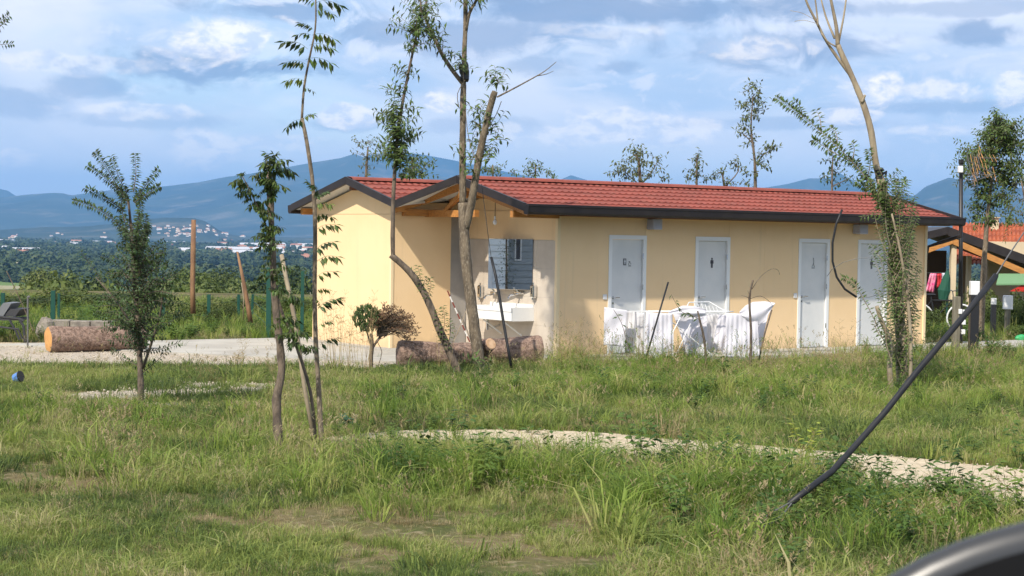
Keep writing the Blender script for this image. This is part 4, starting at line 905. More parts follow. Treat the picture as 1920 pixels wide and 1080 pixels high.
# --- young elm at the left
random.seed(21); dd = G(265, 770).y; tk, tw, lf = MB(), MB(), MB()
tb = G(265, 772)
stem(tk, [(265, 776), (264, 720), (261, 650), (257, 590), (252, 530), (249, 470), (245, 420), (240, 370)], dd, .042, .012, knots=.06)
stem(tk, [(268, 690), (285, 640), (300, 590), (306, 540)], dd, .02, .008, dd - .3, n=6); stem(tk, [(262, 640), (235, 590), (205, 550), (180, 520)], dd, .02, .006, dd + .4, n=6)
FAN = [([(240, 380), (215, 340), (197, 310), (178, 284)], -.3), ([(238, 362), (222, 330), (208, 293)], .2), ([(250, 360), (255, 325), (253, 288)], 0), ([(256, 372), (275, 345), (297, 317)], .3), ([(252, 380), (280, 360), (300, 349)], -.2),
       ([(235, 372), (205, 340), (165, 310)], .4), ([(232, 395), (200, 372), (161, 352)], -.4), ([(236, 438), (208, 408), (175, 388), (138, 376)], .3), ([(262, 460), (275, 430), (270, 400)], .2), ([(238, 430), (228, 390), (230, 360)], -.2), ([(246, 440), (262, 400), (262, 368)], .2),
       ([(243, 470), (230, 440), (222, 405)], -.4), ([(255, 470), (272, 445), (275, 420)], .4)]
for pts, dz_ in FAN: sprout(tw, lf, P2(pts, (dd, dd + dz_)), .007, .068, .0115, droop=.45, arch=.45, wid=.42); sprout(tw, lf, P2(pts, (dd + .05, dd - dz_)), .004, .06, .015, droop=.5, arch=.45, skip=.0)
for _ in range(150):                                   # dense lower crown
    z0 = random.uniform(440, 650); wide = 14 + 72 * min(1, (z0 - 430) / 120) * (1 if z0 < 600 else max(.45, 1 - (z0 - 600) / 110)); ang = random.uniform(-1, 1); x0 = 255 + (z0 - 450) * .05
    x1 = x0 + ang * wide; y1 = z0 - random.uniform(0, 60) + 12 * abs(ang); dy = random.uniform(-.8, .8)
    sprout(tw, lf, P2([(x0 + ang * 6, z0 + 12), ((x0 + x1) / 2, (z0 + y1) / 2 - 4), (x1, y1)], (dd + dy * .2, dd + dy)), .005, .06, .024, droop=.6, arch=.4)
for pts in ([(268, 660), (300, 655), (335, 643)], [(262, 665), (230, 640), (195, 612)], [(262, 640), (215, 560), (150, 470)], [(270, 600), (310, 550), (330, 515)], [(266, 700), (290, 680), (318, 655)], [(264, 690), (235, 672), (208, 655)], [(262, 560), (225, 500), (190, 478)], [(262, 610), (215, 600), (175, 585)], [(264, 640), (310, 610), (342, 590)], [(262, 520), (300, 490), (306, 455)]):
    sprout(tw, lf, P2(pts, (dd, dd + random.uniform(-.5, .5))), .006, .055, .016, droop=.6, arch=.4)
finish('young_elm', 'young leafy tree with fan-like top on the left, before the gravel', tb, tk, tw, lf, bark_d, leaf_d)

# --- compound leaf, shared by the two pinnate saplings
def compound(L, k, ll):
    mb = MB(); pts = [Vector((L * t_, 0, .10 * L * math.sin(PI * t_ * .9) - .25 * L * t_ * t_)) for t_ in np.linspace(0, 1, 6).tolist()]; mb.tube(pts, .0022, 4)
    for i in range(k):
        t_ = .18 + .8 * i / (k - 1); j = min(int(t_ * 5), 4); p = pts[j].lerp(pts[j + 1], t_ * 5 - j)
        for s_ in (-1, 1):
            if random.random() < .12: continue
            mb.leaf(p, Vector((.3 + random.uniform(-.25, .3), s_ * random.uniform(.35, .8), -.95 + random.uniform(-.3, .3))), Vector((.2, 0, 1)), ll * random.uniform(.85, 1.1), ll * .42, .25)
    mb.leaf(pts[-1], Vector((1, 0, -.5)), Vector((0, 0, 1)), ll, ll * .4, .2); return mb
cl_long = [compound(.26, 5, .13).mesh('compound_leaf', leaf_d), compound(.26, 6, .12).mesh('compound_leaf', leaf_m)]
cl_long += [compound(.24, k_, .125).mesh('compound_leaf', m_) for k_, m_ in ((4, leaf_m), (5, leaf_l), (6, leaf_d), (5, leaf_m))]
cl_short = [compound(.15, 4, .10).mesh('compound_leaf', leaf_m), compound(.17, 4, .105).mesh('compound_leaf', leaf_d), compound(.12, 3, .11).mesh('compound_leaf', leaf_m)]
def put_leaf(root, me, p, q, scale_ref=None, twist=0.0):
    o = bpy.data.objects.new('leaf', me); C.objects.link(o); o.parent = root
    d = (q - p); L = d.length; x = d.normalized(); y = Vector((0, 0, 1)).cross(x); y = y.normalized() if y.length > 1e-3 else Vector((0, 1, 0)); z = x.cross(y)
    if twist: R = Matrix.Rotation(twist, 3, x); y = R @ y; z = R @ z
    m = Matrix((x, y, z)).transposed().to_4x4(); s = L / (scale_ref or L)
    m = m @ Matrix.Diagonal((s, s, s, 1)); m.translation = p - root_off(root); o.matrix_local = m; return o
# --- tall thin pinnate sapling in front of the gable
random.seed(33); tb = G(604, 840); dd = tb.y; r = thing('pinnate_sapling', 'tall thin sapling with feathery leaves rising before the yellow gable', 'tree', tb)
tk = MB(); main = stem(tk, [(604, 846), (600, 780), (597, 720), (592, 640), (590, 540), (591, 440), (588, 360), (576, 270), (566, 222)], dd, .026, .018, dd + .2, n=10, knots=.04)
stem(tk, [(566, 224), (570, 165), (580, 110), (591, 55), (592, 0), (589, -60)], dd + .2, .013, .006, dd + .3, n=8)
part('trunk', tk, bark, r, smooth=True)
PL = [(568, 225, 538, 233), (568, 225, 583, 212), (569, 165, 588, 170), (571, 152, 540, 146), (573, 120, 538, 112), (573, 112, 620, 110), (577, 92, 541, 74), (580, 85, 618, 84), (583, 66, 560, 62), (585, 66, 627, 66), (587, 55, 566, 41), (592, 20, 625, 22), (592, 5, 632, 3), (592, 8, 570, -8), (589, -20, 560, -30),
      (592, 385, 618, 378), (592, 372, 608, 358), (592, 432, 626, 416), (592, 470, 620, 450), (592, 492, 628, 476), (593, 520, 623, 505), (594, 545, 616, 541), (596, 580, 627, 556), (599, 610, 618, 601), (600, 648, 623, 632), (588, 360, 582, 342), (592, 405, 622, 402), (594, 560, 604, 575), (586, 345, 602, 362)]
for i, (a0, a1, b0, b1) in enumerate(PL):
    y = dd + random.uniform(-.02, .02); p = D(a0, a1, y); q = D(b0, b1 - 3, y + random.uniform(-.12, .12)); put_leaf(r, cl_long[(i * 7) % 6], p, q, .255, random.uniform(-.5, .5))
# --- stubby sapling with drooping leaflets
random.seed(35); tb = G(521, 850); dd = tb.y; r = thing('topped_sapling', 'dark sapling with a sawn-off top and drooping leaves, left of the gable', 'tree', tb)
tk = MB(); stem(tk, [(523, 856), (520, 800), (519, 750), (529, 690), (521, 620), (514, 545), (511, 470), (508, 400), (504, 322)], dd, .046, .026, dd + .15, n=10, knots=.10)
stem(tk, [(512, 470), (499, 424), (487, 397), (471, 363), (455, 331)], dd + .1, .012, .004, dd - .1, n=6); stem(tk, [(512, 400), (514, 350), (520, 308)], dd + .15, .010, .004, dd + .05, n=6); stem(tk, [(510, 520), (530, 590), (556, 650), (583, 740), (592, 836)], dd + .3, .016, .018, dd + .55, n=6)
part('trunk', tk, bark_d, r, smooth=True)
ax = [((455, 331), 8, 22), ((463, 350), 6, 20), ((471, 363), 7, 24), ((482, 385), 8, 22), ((490, 402), 7, 22), ((497, 425), 6, 20), ((516, 305), 14, 34), ((522, 318), 12, 32), ((517, 345), 9, 34), ((515, 365), 7, 30), ((497, 325), 7, 26), ((499, 350), 5, 22), ((505, 395), 5, 22), ((512, 430), 10, 26), ((500, 446), 8, 24), ((498, 462), 6, 22), ((514, 462), 6, 26), ((505, 485), 6, 22),
      ((524, 498), 6, 24), ((520, 520), 6, 26), ((512, 545), 5, 28), ((540, 560), 8, 28), ((530, 600), 7, 30), ((548, 620), 6, 30), ((560, 640), 8, 30), ((575, 655), 6, 24), ((500, 512), 5, 22)]
k = 0
for (x, y), n_, ln in ax:
    for _ in range(n_):
        a_ = random.uniform(-PI, 0) if random.random() < .5 else random.uniform(-PI * .9, PI * 1.1) ; L = ln * random.uniform(.6, 1.1)
        p = D(x + random.uniform(-4, 4), y + random.uniform(-8, 8), dd + random.uniform(-.1, .1)); q = p + Vector((math.cos(a_) * L / F * dd, random.uniform(-.10, .10), abs(math.sin(a_)) * L / F * dd * .7 - .03)); put_leaf(r, cl_short[k % 3], p, q, .19, random.uniform(-.6, .6)); k += 1
# stake pair beside it
rod('leaning_stake', 'pale slanting wooden stake between the two thin saplings', 'stake', [(528, 478), (536, 520), (545, 560), (556, 620), (570, 720), (590, 832)], 17.4, 17.0, .022, bark_p)

# --- the big forked tree in the middle
random.seed(41); tb = G(897, 702); dd = 26.6; tk, tw, lf = MB(), MB(), MB()
stem(tk, [(899, 708), (896, 665), (889, 610), (881, 550), (873, 480), (870, 425), (868, 380)], dd, .092, .076, dd, n=14, knots=.05, seg=22)
stem(tk, [(868, 385), (867, 300), (868, 220), (869, 160)], dd, .056, .045, dd, n=12, knots=.04, seg=14); stem(tk, [(869, 165), (871, 90), (873, 20), (870, -80)], dd, .04, .03, dd, n=10, knots=.04)
stem(tk, [(872, 430), (882, 390), (893, 325), (905, 262), (918, 205), (928, 172)], dd, .064, .048, dd - .4, n=12, knots=.05, seg=16)
stem(tk, [(871, 160), (850, 134), (830, 104), (808, 58), (797, 30), (800, 0), (804, -50)], dd, .036, .016, dd + .3, n=8, knots=.06); stem(tk, [(873, 60), (880, 25), (896, -6), (905, -50)], dd, .03, .014, dd - .2, n=8)
tw0 = MB(); stem(tw0, [(932, 182), (965, 165), (1000, 146), (1022, 133), (1043, 116)], dd - .4, .014, .004, dd - .6, n=6); stem(tw0, [(1008, 142), (1024, 139), (1038, 133)], dd - .5, .008, .003, dd - .5, n=5)
for (x, y, k_, s_) in ((795, 20, 7, .45), (812, 60, 4, .3), (818, 75, 4, .3), (860, 130, 6, .28), (845, 105, 4, .25), (830, 95, 4, .28), (895, 2, 6, .35), (868, 8, 5, .3), (885, 265, 4, .3), (900, 215, 5, .35), (935, 155, 5, .25), (922, 158, 4, .25), (915, 290, 5, .35), (925, 240, 6, .3), (930, 262, 5, .3), (893, 240, 6, .35), (886, 300, 5, .3), (880, 325, 4, .22), (918, 300, 4, .3), (903, 690, 6, .3)):
    bunch(tw, lf, D(x, y, dd - .2), k_, s_, .12, .045, droop=.6, wid=.32, arch=.5)
for pts in ([(868, 130), (872, 200), (879, 260), (893, 300)], [(940, 190), (930, 215), (915, 240)], [(872, 150), (858, 175), (860, 200)]): tw.tube(P2(pts, (dd - .2, dd - .3)), .006, 5)
r = finish('forked_tree', 'tall grey-barked tree forking low in front of the porch', Vector((D(899, 702, dd).x, dd, 0)), tk, tw, lf, bark, leaf_m)
part('bare_twig', tw0, bark, r)
mb = MB(); stem(mb, [(869, 118), (871, 135), (870, 152)], dd, .062, .072, n=10, knots=.15); part('black_wrap', mb, dark_m, r)
# --- the leaning tree whose top turns upright
random.seed(43); dd = 26.0; tk, tw, lf = MB(), MB(), MB()
stem(tk, [(866, 715), (845, 665), (823, 615), (805, 570), (792, 545), (775, 518), (754, 496), (733, 478)], dd, .058, .047, dd - .1, n=10, knots=.06, seg=20)
stem(tk, [(737, 486), (736, 440), (737, 380), (740, 320), (744, 270)], dd - .1, .034, .028, dd - .2, n=9, knots=.05, seg=12); stem(tk, [(744, 272), (752, 210), (765, 140), (780, 70), (790, 25), (784, -20)], dd - .2, .026, .011, dd - .1, n=8, knots=.04)
for (x, y, k_, s_) in ((744, 215, 12, .38), (742, 240, 16, .42), (746, 262, 16, .42), (750, 280, 12, .40), (742, 195, 6, .35), (750, 300, 9, .34), (758, 318, 6, .3), (735, 285, 8, .3), (752, 160, 4, .25), (762, 130, 5, .28), (770, 85, 4, .25), (776, 45, 9, .35), (770, 50, 6, .45), (784, 20, 6, .35), (782, 75, 5, .35), (797, 20, 4, .35), (800, 55, 4, .35)):
    bunch(tw, lf, D(x, y + 12, dd - .2), k_, s_, .115, .034, droop=.5, wid=.32, arch=.55)
for pts in ([(790, 545), (788, 520), (783, 498)], [(790, 545), (797, 525), (803, 520)], [(798, 560), (808, 540), (806, 522)], [(792, 540), (782, 520), (768, 508)], [(828, 640), (834, 600), (830, 575)], [(838, 655), (845, 620), (842, 600)], [(826, 630), (820, 600), (822, 582)]): 
    for _ in range(2): sprout(tw, lf, P2(pts, (dd - .1, dd + random.uniform(-.3, .2))), .006, .075, .03, droop=.5, wid=.3, arch=.5)
finish('leaning_tree', 'slim tree leaning left from the logs then rising upright past the roof', Vector((D(862, 705, dd).x, dd, 0)), tk, tw, lf, bark_d, leaf_m)
# --- the tree on the right with bare top and leafy foot
random.seed(47); dd = 24.6; tk, tw, lf = MB(), MB(), MB()
stem(tk, [(1692, 735), (1690, 660), (1686, 590), (1680, 520), (1672, 440), (1660, 380), (1650, 335)], dd, .085, .06, dd, n=12, knots=.06, seg=20)
stem(tk, [(1649, 335), (1641, 300), (1632, 240), (1615, 185), (1597, 143), (1582, 110), (1571, 85)], dd, .050, .038, dd + .1, n=10, knots=.05, seg=16)
stem(tk, [(1616, 192), (1622, 178)], dd, .022, .016, n=6); stem(tk, [(1596, 143), (1575, 115), (1548, 75), (1533, 45), (1515, 10), (1500, -30)], dd + .1, .024, .014, dd, n=8, knots=.04)
stem(tk, [(1571, 88), (1568, 50), (1558, 0), (1550, -40)], dd + .1, .034, .012, dd, n=8); stem(tk, [(1571, 85), (1582, 30), (1590, -30)], dd + .1, .018, .009, dd + .2, n=7); stem(tk, [(1565, 72), (1548, 30), (1535, -20)], dd + .1, .018, .009, dd + .3, n=7); stem(tk, [(1534, 50), (1530, 10), (1524, -30)], dd, .014, .008, dd + .1, n=6); stem(tk, [(1569, 88), (1552, 78), (1540, 62)], dd, .012, .008, n=6)
stem(tk, [(1671, 735), (1668, 690), (1668, 640), (1652, 600), (1644, 574)], dd - .4, .04, .028, dd - .5, n=8, knots=.05)
stem(tk, [(1706, 735), (1708, 650), (1702, 560), (1688, 470), (1672, 400)], dd - .2, .03, .014, dd - .2, n=8, knots=.05)
for pts in ([(1532, 40), (1505, 25), (1482, 20)], [(1534, 45), (1508, 38), (1490, 40)]): tw.tube(P2(pts, (dd, dd + .2)), .004, 4)
for pts, gp in (([(1655, 375), (1625, 335), (1597, 302), (1570, 275), (1540, 248), (1505, 218), (1480, 200), (1455, 182)], .022), ([(1652, 390), (1630, 350), (1615, 318), (1605, 300)], .02), ([(1600, 305), (1570, 290), (1535, 268), (1525, 262)], .022), ([(1570, 275), (1568, 250), (1555, 238)], .03), ([(1540, 250), (1538, 225), (1530, 205)], .03), ([(1505, 220), (1500, 200), (1488, 188)], .03), ([(1597, 303), (1602, 280), (1597, 268)], .025), ([(1625, 338), (1632, 305), (1628, 280)], .02), ([(1638, 352), (1620, 350), (1607, 340)], .02)):
    for q in range(2): sprout(tw, lf, P2(pts, (dd, dd + random.uniform(-.35, .35))), .009 - .004 * q, .085, gp, droop=.35, arch=.35, wid=.42)
for pts in ([(1666, 660), (1640, 600), (1612, 548), (1598, 528), (1580, 520)], [(1672, 680), (1660, 630), (1668, 575)], [(1668, 650), (1640, 610), (1660, 570)]): sprout(tw, lf, P2(pts, (dd - .5, dd - .6)), .008, .075, .022, droop=.4, wid=.4)
for _ in range(90):
    y0 = random.uniform(400, 720); s_ = random.choice((-1, 1, 1)); cx = 1668 + (y0 - 400) * .075; ln = random.uniform(45, 120); x1 = cx + s_ * random.uniform(8, 46) * (1 if y0 > 470 else .7)
    sprout(tw, lf, P2([(cx, y0), ((cx + x1) / 2 + s_ * 6, y0 - ln * .5), (x1, max(335, y0 - ln))], (dd - .1, dd + random.uniform(-.5, .45))), .006, .072, .025, droop=.45, arch=.35)
for (x, y, k_) in ((1658, 350, 9), (1655, 375, 9), (1664, 400, 8), (1650, 390, 6)): bunch(tw, lf, D(x, y, dd - .15), k_, .38, .075, .026, droop=.4)
r = finish('right_tree', 'tree with bare pale crown and leafy lower trunk in front of the last doors', Vector((D(1690, 722, dd).x, dd, 0)), tk, tw, lf, bark_p, leaf_m)
mb = MB(); stem(mb, [(1652, 338), (1650, 326), (1648, 318)], dd, .055, .07, n=9, knots=.2); mb.tube([D(1652, 328, dd - .05), D(1662, 322, dd - .1), D(1660, 332, dd - .1)], .02, 5); part('black_wrap', mb, dark_m, r)
# --- half dead juniper
random.seed(49); tb = G(696, 694); dd = tb.y; tk, tw, lf, br_ = MB(), MB(), MB(), MB()
stem(tk, [(696, 700), (696, 670), (698, 648), (696, 625)], dd, .036, .022, n=8, knots=.1); stem(tk, [(697, 655), (708, 638), (722, 622), (735, 612)], dd, .022, .014, dd + .1, n=7, knots=.1); stem(tk, [(697, 648), (690, 630), (686, 612)], dd, .018, .01, n=6); stem(tk, [(708, 690), (716, 660), (708, 640), (722, 632)], dd - .1, .006, .006, n=5)
for _ in range(420):
    a_ = random.uniform(0, 2 * PI); k_ = math.sqrt(random.random()); x = 688 + 26 * k_ * math.cos(a_); y = 601 - 25 * k_ * math.sin(a_); p = D(x, y, dd + random.uniform(-.2, .2)); lf.leaf(p, Vector((random.uniform(-.6, .6), random.uniform(-.5, .5), 1)), Vector((0, -1, .2)), .09, .022, .05)
for _ in range(240):
    a_ = random.uniform(-.15, 1) * PI; x1 = 738 + 50 * math.cos(a_) * random.uniform(.5, 1); y1 = 612 - 48 * math.sin(a_) * random.uniform(.45, 1) + (22 if x1 > 745 else 6) * random.random(); y_ = random.uniform(-.3, .3)
    Q = P2([(706 + random.uniform(0, 18), 632 - random.uniform(0, 14)), ((715 + x1) / 2, (618 + y1) / 2 - 5), (x1, y1)], (dd, dd + y_)); tw.tube(Q, [.006 - .0045 * i / (len(Q) - 1) for i in range(len(Q))], 4)
    for q in range(7): j = random.randrange(2, len(Q)); br_.leaf(Q[j], Vector((random.uniform(-1, 1), random.uniform(-1, 1), random.uniform(-.2, 1))), Vector((0, -1, 0)), .055, .014, .1)
r = finish('half_dead_juniper', 'small juniper with green left tuft and brown dead crown by the gable', tb, tk, tw, lf, bark_d, leaf_d, cat='shrub')
part('dead_needles', br_, leaf_brown, r)['kind'] = 'stuff'
# --- little leafless saplings in front of the linen
random.seed(51)
for lb, stems, lv, mt in (('leafless sapling with two curved twigs before the right sheet', [[(1407, 690), (1408, 620), (1405, 560), (1412, 525)], [(1406, 555), (1402, 545)], [(1410, 542), (1425, 520), (1445, 505), (1458, 506), (1462, 515)], [(1407, 560), (1425, 555), (1440, 563), (1450, 575)], [(1406, 560), (1398, 556), (1390, 554)]], 0, bark_d),
                         ('stub of a sapling with curled leaves before the rack', [[(1325, 690), (1321, 640), (1313, 605), (1308, 583)], [(1310, 598), (1295, 590), (1276, 583), (1258, 551)]], 1, bark_d),
                         ('thin leafy shoot in front of the left towel', [[(1190, 690), (1178, 650), (1165, 605), (1150, 580)]], 2, bark_d)):
    dd = 27.3; tk, tw, lf = MB(), MB(), MB()
    for i, s_ in enumerate(stems): stem(tk, s_, dd, (.022 if not i else .006) if lv < 2 else .007, (.014 if lv < 2 else .004) if not i else .003, n=6, knots=.1)
    if lv:
        S = stems[-1] if lv == 1 else stems[0]
        for _ in range(14 if lv == 1 else 16): i = random.randrange(len(S) - 1); t_ = random.random(); p = D(S[i][0] + (S[i + 1][0] - S[i][0]) * t_, S[i][1] + (S[i + 1][1] - S[i][1]) * t_, dd); lf.leaf(p, Vector((random.uniform(-1, 1), random.uniform(-.4, .4), random.uniform(-1, .3))), Vector((0, -.5, 1)), .10, .045, .3)
    finish('bare_sapling', lb, Vector((D(stems[0][0][0], 690, dd).x, dd, 0)), tk, tw, lf, mt, leaf_d)
# --- sawn trunks in the meadow behind
rod('sawn_tree', 'straight orange-brown sawn tree with no branches, left of the gable', 'tree', [(362, 588), (361, 540), (362, 480), (363, 412)], 37, 37, [.06, .055, .055, .05], bark_o, 9)
rod('sawn_tree', 'leaning bare brown dead tree tapering to a broken tip', 'tree', [(470, 606), (465, 575), (456, 525), (445, 472)], 37.5, 37.5, [.055, .05, .04, .02], bark_o, 9)
rod('thin_stake', 'thin pale stake beside the leaning broken trunk', 'stake', [(456, 600), (457, 560), (453, 530)], 38, 38, .012, bark_p)
# --- sprig reaching in at the top left corner
random.seed(53); tk, tw, lf = MB(), MB(), MB(); dd = 18
stem(tk, [(-260, 800), (-250, 500), (-230, 250), (-160, 120)], dd, .07, .03, n=8); stem(tk, [(-235, 260), (-120, 120), (-40, 60), (10, 40)], dd, .02, .004, n=6)
for pts in ([(-60, 70), (-10, 45), (18, 28)], [(-60, 95), (-10, 85), (24, 82)], [(-40, 62), (0, 50), (12, 35)]): sprout(tw, lf, P2(pts, (dd, dd)), .005, .06, .02)
for _ in range(20): sprout(tw, lf, P2([(-235 + random.uniform(-10, 10), random.uniform(120, 320)), (-250 + random.uniform(-90, 60), random.uniform(60, 300))], (dd, dd + random.uniform(-.6, .6))), .005, .06, .02)
finish('edge_tree', 'dark leafy twig tips entering at the upper left edge of the view', Vector((D(-260, 800, dd).x, dd, 0)), tk, tw, lf, bark_d, leaf_d)
# ------------------------------------------------------------------ slim trees behind the washroom
def slim_tree(label, base_x, d, stems, tufts, lm=leaf_grey, leaf=.13, gap=.062, sz=.55, group=None, name='slim_tree', droop=.6, bm=bark_d):
    tk, tw, lf = MB(), MB(), MB()
    for s_, r0, r1 in stems: stem(tk, s_, d, r0, r1, n=7, knots=.08)
    for (x, y, k_, m_) in tufts: bunch(tw, lf, D(x, y, d + random.uniform(-.3, .3)), k_, sz * m_, leaf, gap, droop=droop, updir=(0, 0, .35), wid=.45)
    p = D(base_x, 500, d); p.z = 0; return finish(name, label, p, tk, tw, lf, bm, lm, group)
random.seed(61); S = slim_tree
GB = 'trees behind the washroom'
def base_y(px, d): return (CAMH * F / d) + 447 + (px - 960) * .017
S('pale loose-leaved tree behind the left gable roof', 690, 44, [([(690, base_y(690, 44)), (688, 450), (686, 340), (690, 275)], .07, .02)], [(688, 270, 6, .8), (672, 275, 5, .7), (708, 275, 5, .8), (668, 268, 3, .6), (725, 280, 4, .6), (686, 295, 8, .8), (690, 312, 6, .7), (690, 328, 4, .6), (704, 295, 4, .6)], group=GB, leaf=.09, gap=.09)
S('bushy tree top behind the leaning tree and left roof', 775, 44, [([(775, base_y(775, 44)), (775, 330), (773, 300)], .06, .02)], [(772, 300, 8, .7), (780, 312, 10, .8), (765, 322, 10, .8), (788, 325, 9, .8), (775, 332, 10, .9), (758, 330, 5, .5)], lm=leaf_m, group=GB, leaf=.11)
S('low tree top just right of the forked trunk', 925, 46, [([(925, base_y(925, 46)), (924, 310)], .06, .02)], [(922, 314, 8, .5), (912, 318, 7, .5), (934, 318, 7, .5), (925, 326, 9, .5), (965, 325, 5, .35)], lm=leaf_m, group=GB, leaf=.10)
S('round tree top above the middle of the roof ridge', 1005, 46, [([(1005, base_y(1005, 46)), (1004, 310)], .06, .02)], [(1000, 311, 9, .5), (992, 318, 7, .5), (1012, 314, 7, .5), (1003, 326, 8, .5), (1028, 322, 6, .45), (1036, 329, 5, .35)], lm=leaf_m, group=GB, leaf=.10)
S('wide spreading tree top behind the roof above the wheelchair door', 1200, 48, [([(1200, base_y(1200, 48)), (1200, 330), (1190, 290)], .07, .02), ([(1203, 345), (1220, 325), (1235, 300)], .02, .01), ([(1197, 345), (1180, 330), (1165, 315)], .02, .01)], [(1190, 285, 8, .7), (1185, 300, 7, .7), (1200, 290, 7, .7), (1205, 305, 7, .7), (1170, 315, 6, .6), (1160, 322, 6, .6), (1235, 300, 5, .6), (1222, 308, 5, .6), (1195, 325, 10, .7), (1215, 330, 8, .6), (1175, 332, 8, .6), (1240, 335, 6, .4), (1238, 318, 3, .4)], group=GB, leaf=.12)
S('narrow tree top behind the roof, left of the tallest one', 1306, 48, [([(1306, base_y(1306, 48)), (1306, 330), (1308, 290)], .05, .015)], [(1309, 288, 5, .35), (1306, 300, 6, .4), (1310, 312, 6, .4), (1300, 322, 6, .45), (1307, 332, 7, .45), (1288, 335, 5, .35), (1325, 335, 5, .35)], group=GB, leaf=.12)
S('low wispy tree beside the tallest tree behind the roof', 1355, 49, [([(1358, base_y(1358, 49)), (1358, 350), (1345, 325)], .05, .015), ([(1360, 350), (1385, 320), (1375, 305)], .02, .008)], [(1352, 320, 6, .4), (1340, 330, 6, .4), (1335, 337, 4, .3), (1372, 308, 6, .4), (1385, 315, 6, .45), (1398, 325, 6, .4), (1364, 340, 7, .45), (1400, 342, 6, .4), (1375, 345, 4, .3), (1380, 300, 2, .3)], group=GB, leaf=.12)
S('tallest slim tree behind the roof, right of centre', 1416, 47, [([(1417, base_y(1417, 47)), (1416, 350), (1414, 290), (1408, 240), (1412, 180)], .06, .012), ([(1416, 310), (1432, 290), (1450, 280)], .02, .01), ([(1412, 270), (1398, 255), (1388, 248)], .018, .008)],
  [(1412, 160, 6, .5), (1404, 168, 5, .45), (1422, 172, 5, .45), (1408, 185, 7, .55), (1424, 188, 6, .5), (1400, 200, 7, .5), (1418, 205, 7, .55), (1410, 218, 7, .5), (1398, 222, 6, .45), (1396, 245, 6, .5), (1408, 258, 7, .5), (1390, 250, 5, .4), (1402, 270, 4, .35), (1440, 280, 7, .5), (1452, 276, 6, .45), (1430, 290, 6, .4), (1425, 305, 6, .45), (1432, 315, 5, .4), (1420, 325, 4, .35), (1388, 195, 3, .35), (1430, 195, 4, .4)], group=GB, leaf=.13)
S('small sparse tree behind the roof under the long leafy branch', 1560, 46, [([(1560, base_y(1560, 46)), (1560, 350), (1562, 290)], .04, .012), ([(1560, 350), (1590, 335)], .015, .006)], [(1562, 288, 5, .4), (1550, 302, 5, .45), (1570, 305, 6, .45), (1558, 318, 6, .45), (1568, 325, 5, .4), (1552, 338, 5, .4), (1588, 340, 5, .45), (1545, 330, 3, .3), (1600, 345, 3, .35), (1575, 345, 4, .35)], lm=leaf_d, group=GB, leaf=.12, gap=.08)
# big tree at the right edge
random.seed(63)
tf = []
for _ in range(60):
    y = random.uniform(225, 420); c = 1868 if y < 300 else 1862; w = 12 + 34 * smooth01((y - 215) / 90) * (1 if y < 380 else .7); tf.append((c + random.uniform(-w, w) + (6 if y < 270 else 0), y, 9, random.uniform(.6, .85)))
S('leafy tree behind the antenna mast at the right edge', 1842, 38, [([(1838, base_y(1838, 38) - 4), (1842, 560), (1846, 480), (1852, 400), (1862, 320), (1874, 240)], .085, .02)], tf, lm=leaf_m, leaf=.10, gap=.038, sz=.62, name='edge_tree', bm=bark)
S('sparse wispy tree cut by the right edge of the view', 1935, 36, [([(1935, base_y(1935, 36)), (1932, 500), (1925, 400), (1915, 340)], .05, .012)], [(1915, 335, 4, .6), (1905, 350, 4, .7), (1912, 375, 5, .7), (1900, 390, 4, .6), (1918, 400, 5, .7), (1905, 420, 4, .6), (1925, 360, 6, .7), (1930, 430, 5, .7)], lm=leaf_grey, leaf=.09, gap=.09, name='edge_tree')

# ------------------------------------------------------------------ right side: porch of a house, posts, mast
HD = 47.0
hb = D(1830, 580, HD); hb.z = 0
H = thing('holiday_house', 'cream house with orange tiled roof and dark gabled porch at the right edge', 'house', hb)
def HP(px, py, d=HD): return D(px, py, d)
tile_o = mat('roof_orange', (0.42, 0.115, 0.05), .7, (0.30, 0.08, 0.04), 3); wall_c = mat('cream_wall', (0.62, 0.50, 0.33), .85, (0.56, 0.45, 0.30), 2)
def slant(nm, a, b_, h, dep, m, par=H):                # a board seen face on between two picture points, h px tall, dep metres thick
    A = HP(*a); B_ = HP(*b_); k = h / F * HD; mb = MB(); q = Vector((0, dep, 0)); z_ = Vector((0, 0, -k))
    mb.add([A, B_, B_ + z_, A + z_, A + q, B_ + q, B_ + z_ + q, A + z_ + q], [(0, 3, 2, 1), (4, 5, 6, 7), (0, 1, 5, 4), (3, 7, 6, 2), (0, 4, 7, 3), (1, 2, 6, 5)]); return part(nm, mb, m, par)
slant('porch_roof', (1700, 444), (1778, 425), 14, 3.0, fascia_m); slant('porch_roof', (1778.2, 425), (1990, 503), 17, 3.0, fascia_m)
slant('rafter', (1700, 478), (1787, 446), 11, .12, wood_o); slant('rafter', (1787.5, 446), (1990, 534), 12, .12, wood_o)
